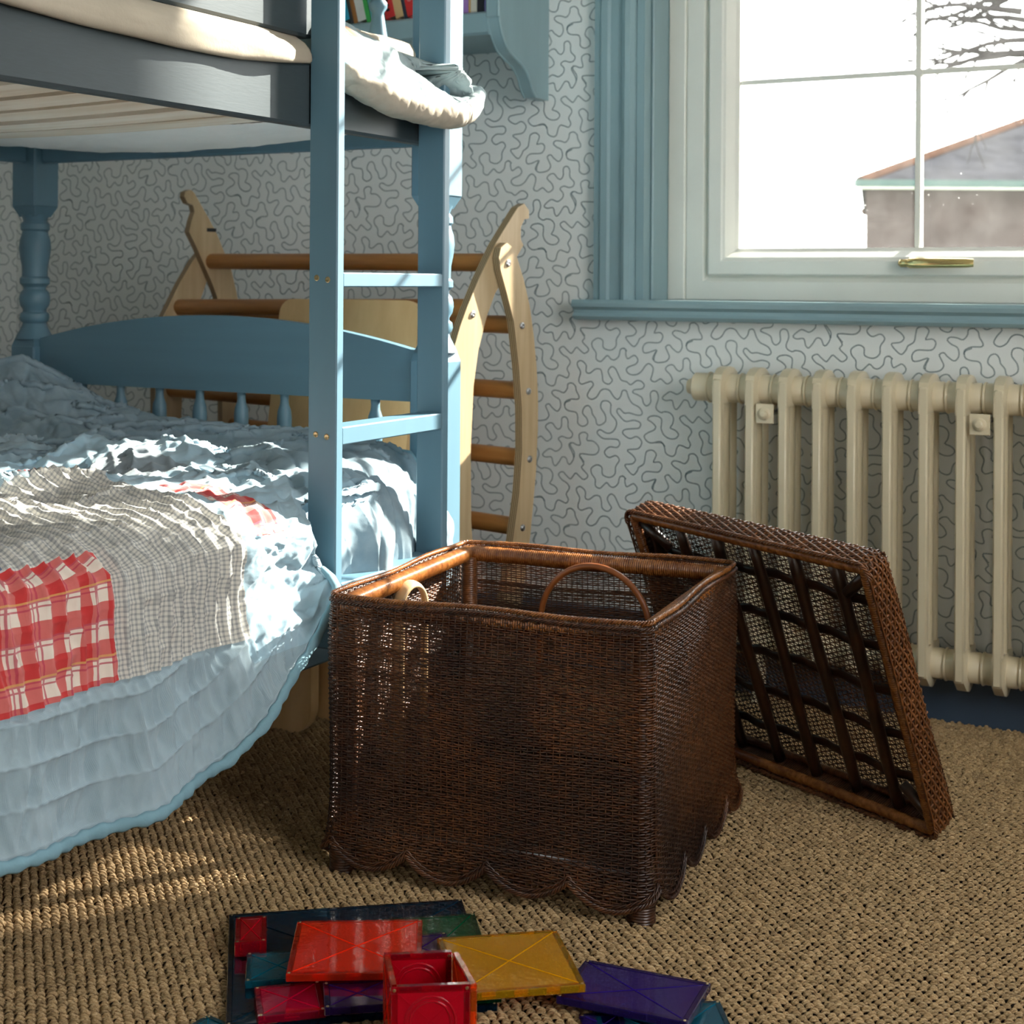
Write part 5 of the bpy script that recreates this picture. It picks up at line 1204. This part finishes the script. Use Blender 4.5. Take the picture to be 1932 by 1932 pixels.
def tile(o, ex, ey, s, t2, label, col, mags=4, th=.011, hole=False, tri=False, group='magnetic building tiles'):
    """o corner of the upper face, ex / ey edge directions, s and t2 edge lengths"""
    mat, fmat = PC[col], PF[col]
    ex = Vector(ex).normalized(); n = ex.cross(Vector(ey)); n.normalize(); n = -n; ey = n.cross(ex)*-1
    if ey.dot(Vector((0, 0, 0)) or ey) < 0: pass
    ey = -n.cross(ex) if (-n.cross(ex)).dot(ey) > 0 else n.cross(ex)
    M = Matrix(((ex.x, ey.x, n.x, o[0]), (ex.y, ey.y, n.y, o[1]), (ex.z, ey.z, n.z, o[2]), (0, 0, 0, 1)))
    ctr = M @ Vector((s/2, t2/2, -th))
    e = empty('building_tile', ctr, label, 'tile', group); w = .0085
    fr = MB()
    if tri:
        c = [(0, 0), (s, 0), (s/2, t2)]
        q = [(w*1.2, w*.8), (s-w*1.2, w*.8), (s/2, t2-w*1.7)]
        vs = [(x, y, z) for z in (0, -th) for x, y in c]+[(x, y, z) for z in (0, -th) for x, y in q]
        fs = [(k, (k+1) % 3, 3+(k+1) % 3, 3+k) for k in range(3)]+[(k, 6+k, 6+(k+1) % 3, (k+1) % 3) for k in range(3)]+[(3+k, 3+(k+1) % 3, 9+(k+1) % 3, 9+k) for k in range(3)]+[(6+k, 9+k, 9+(k+1) % 3, 6+(k+1) % 3) for k in range(3)]
        fr.add(vs, fs, M); fr.build('frame', fmat, e)
        MB().prism(q, -th*.62, -th*.38, axis=2, M=M).build('panel', mat, e); return e
    fr.box(0, s, 0, w, -th, 0, .0012, M); fr.box(0, s, t2-w, t2, -th, 0, .0012, M); fr.box(0, w, w, t2-w, -th, 0, .0012, M); fr.box(s-w, s, w, t2-w, -th, 0, .0012, M)
    fr.build('frame', fmat, e)
    # hollow panel: two thin skins
    pn = MB(); pn.box(w, s-w, w, t2-w, -.0022, -.0008, 0, M); pn.box(w, s-w, w, t2-w, -th+.0008, -th+.0022, 0, M); pn.build('panel', mat, e)
    for (x0, y0), (x1, y1) in (((w, w), (s-w, t2-w)), ((w, t2-w), (s-w, w))):
        d = Vector((x1-x0, y1-y0, 0)).normalized(); p = Vector((-d.y, d.x, 0))*.0007; rb = MB()
        a = Vector((x0, y0, 0)); b = Vector((x1, y1, 0)); vs = [q+Vector((0, 0, z)) for z in (-.0002, -th*.75) for q in (a-p, a+p, b+p, b-p)]
        rb.add(vs, [(0, 1, 2, 3), (4, 7, 6, 5), (0, 4, 5, 1), (1, 5, 6, 2), (2, 6, 7, 3), (3, 7, 4, 0)], M); rb.build('rib', mat, e)
    for k in range(mags):
        c = (k+.5)/mags
        ml = min(.028, s/mags*.55); mlt = min(.028, t2/mags*.55)
        for x, y, lx, ly in ((s*c, .0034, ml, .0045), (s*c, t2-.0034, ml, .0045), (.0034, t2*c, .0045, mlt), (s-.0034, t2*c, .0045, mlt)):
            MB().box(x-lx/2, x+lx/2, y-ly/2, y+ly/2, -th*.86, -th*.16, 0, M).build('magnet', M_magnet, e)
    for x, y in ((w*.5, w*.5), (s-w*.5, w*.5), (w*.5, t2-w*.5), (s-w*.5, t2-w*.5)):
        MB().lathe([(.0004, 0), (.0022, 0), (.0020, .0005), (.0004, .0006)], 10, M @ Matrix.Translation((x, y, 0))).build('rivet', M_brasscrew, e)
    if hole:
        for r0 in (.026, .032):
            MB().tube([(s/2+r0*math.cos(a), t2/2+r0*math.sin(a), -.0005) for a in np.linspace(0, 2*PI, 28, endpoint=False)], .0016, 6, closed=True, M=M).build('ring', mat, e, smooth=True)
    return e
Z = Vector((0, 0, 1))
def flat(o, px, py, z, s, t2, label, col, tilt=(0, 0), **k):
    """o upper-left corner, px point on the upper edge, py hint for the side direction"""
    ex = Vector((px[0]-o[0], px[1]-o[1], tilt[0])); ey = Vector((py[0]-o[0], py[1]-o[1], tilt[1])); return tile((o[0], o[1], z), ex, ey, s, t2, label, col, **k)
flat((-1.490, 1.814), (-1.206, 2.042), (-1.233, 1.576), .0170, .364, .350, 'large dark navy blue base tile under the whole pile', 'navy', mags=6, th=.010)
flat((-1.366, 1.703), (-1.307, 1.748), (-1.302, 1.638), .0285, .090, .090, 'small teal square tile at the left of the pile', 'teal', mags=2)
flat((-1.291, 1.626), (-1.224, 1.686), (-1.228, 1.567), .0285, .090, .086, 'small pink red square tile below the teal one', 'pink', mags=2)
flat((-1.440, 1.769), (-1.404, 1.797), (-1.373, 1.706), .0395, .046, .088, 'little crimson rectangular tile on the upper left corner of the pile', 'crimson', mags=1, th=.022)
flat((-1.202, 1.663), (-1.150, 1.703), (-1.147, 1.614), .0405, .090, .074, 'small dark purple square tile left of the open cube', 'purple', mags=2)
flat((-1.291, 1.870), (-1.145, 1.985), (-1.098, 1.688), .0285, .182, .266, 'large dark green tile lying under the red and yellow tiles', 'green', mags=4)
flat((-1.205, 1.824), (-1.140, 1.880), (-1.145, 1.765), .0400, .088, .088, 'small indigo square tile between the red and yellow tiles', 'purple', mags=2)
flat((-1.329, 1.774), (-1.173, 1.870), (-1.220, 1.642), .0560, .184, .170, 'large bright orange red square tile on top of the pile', 'red', mags=4)
flat((-1.129, 1.841), (-.994, 1.955), (-1.003, 1.726), .0490, .178, .176, 'large yellow square tile on top right of the pile', 'yellow', tilt=(-.002, .0), mags=4)
flat((-.880, 1.840), (-.735, 1.935), (-.816, 1.771), .0125, .178, .178, 'large teal blue tile on the carpet under the violet one', 'teal', mags=4)
flat((-.929, 1.922), (-.746, 1.942), (-.938, 1.801), .0310, .184, .120, 'large glittery violet tile lying right of the yellow tile', 'violet', mags=4)
flat((-.884, 1.808), (-.840, 1.838), (-.850, 1.765), .0125, .060, .060, 'small violet square tile at the bottom edge of the photo', 'violet', mags=1)
flat((-1.316, 1.561), (-1.250, 1.553), (-1.324, 1.500), .0125, .088, .088, 'teal corner tile lying alone at the bottom left of the pile', 'teal', mags=2)
flat((-1.166, 1.557), (-1.100, 1.549), (-1.172, 1.490), .0300, .088, .088, 'crimson corner tile in front of the pink red square', 'crimson', mags=2)
bl, br, frr, fl = (-1.093, 1.647), (-1.018, 1.699), (-.951, 1.633), (-1.034, 1.576)
def up(a, b, label, col, **k):
    ex = Vector((b[0]-a[0], b[1]-a[1], 0)); return tile((a[0], a[1], .108), ex, (0, 0, -1), ex.length, .091, label, col, mags=2, th=.009, group='upright tiles of the open cube', **k)
up(bl, br, 'crimson upright tile with round ring at the back of the cube', 'crimson', hole=True)
up(bl, fl, 'orange red upright tile forming the left wall of the cube', 'red')
up(br, frr, 'bright orange upright tile forming the right wall of the cube', 'orange')
up(fl, frr, 'crimson upright tile with ring at the front of the cube', 'crimson', hole=True)
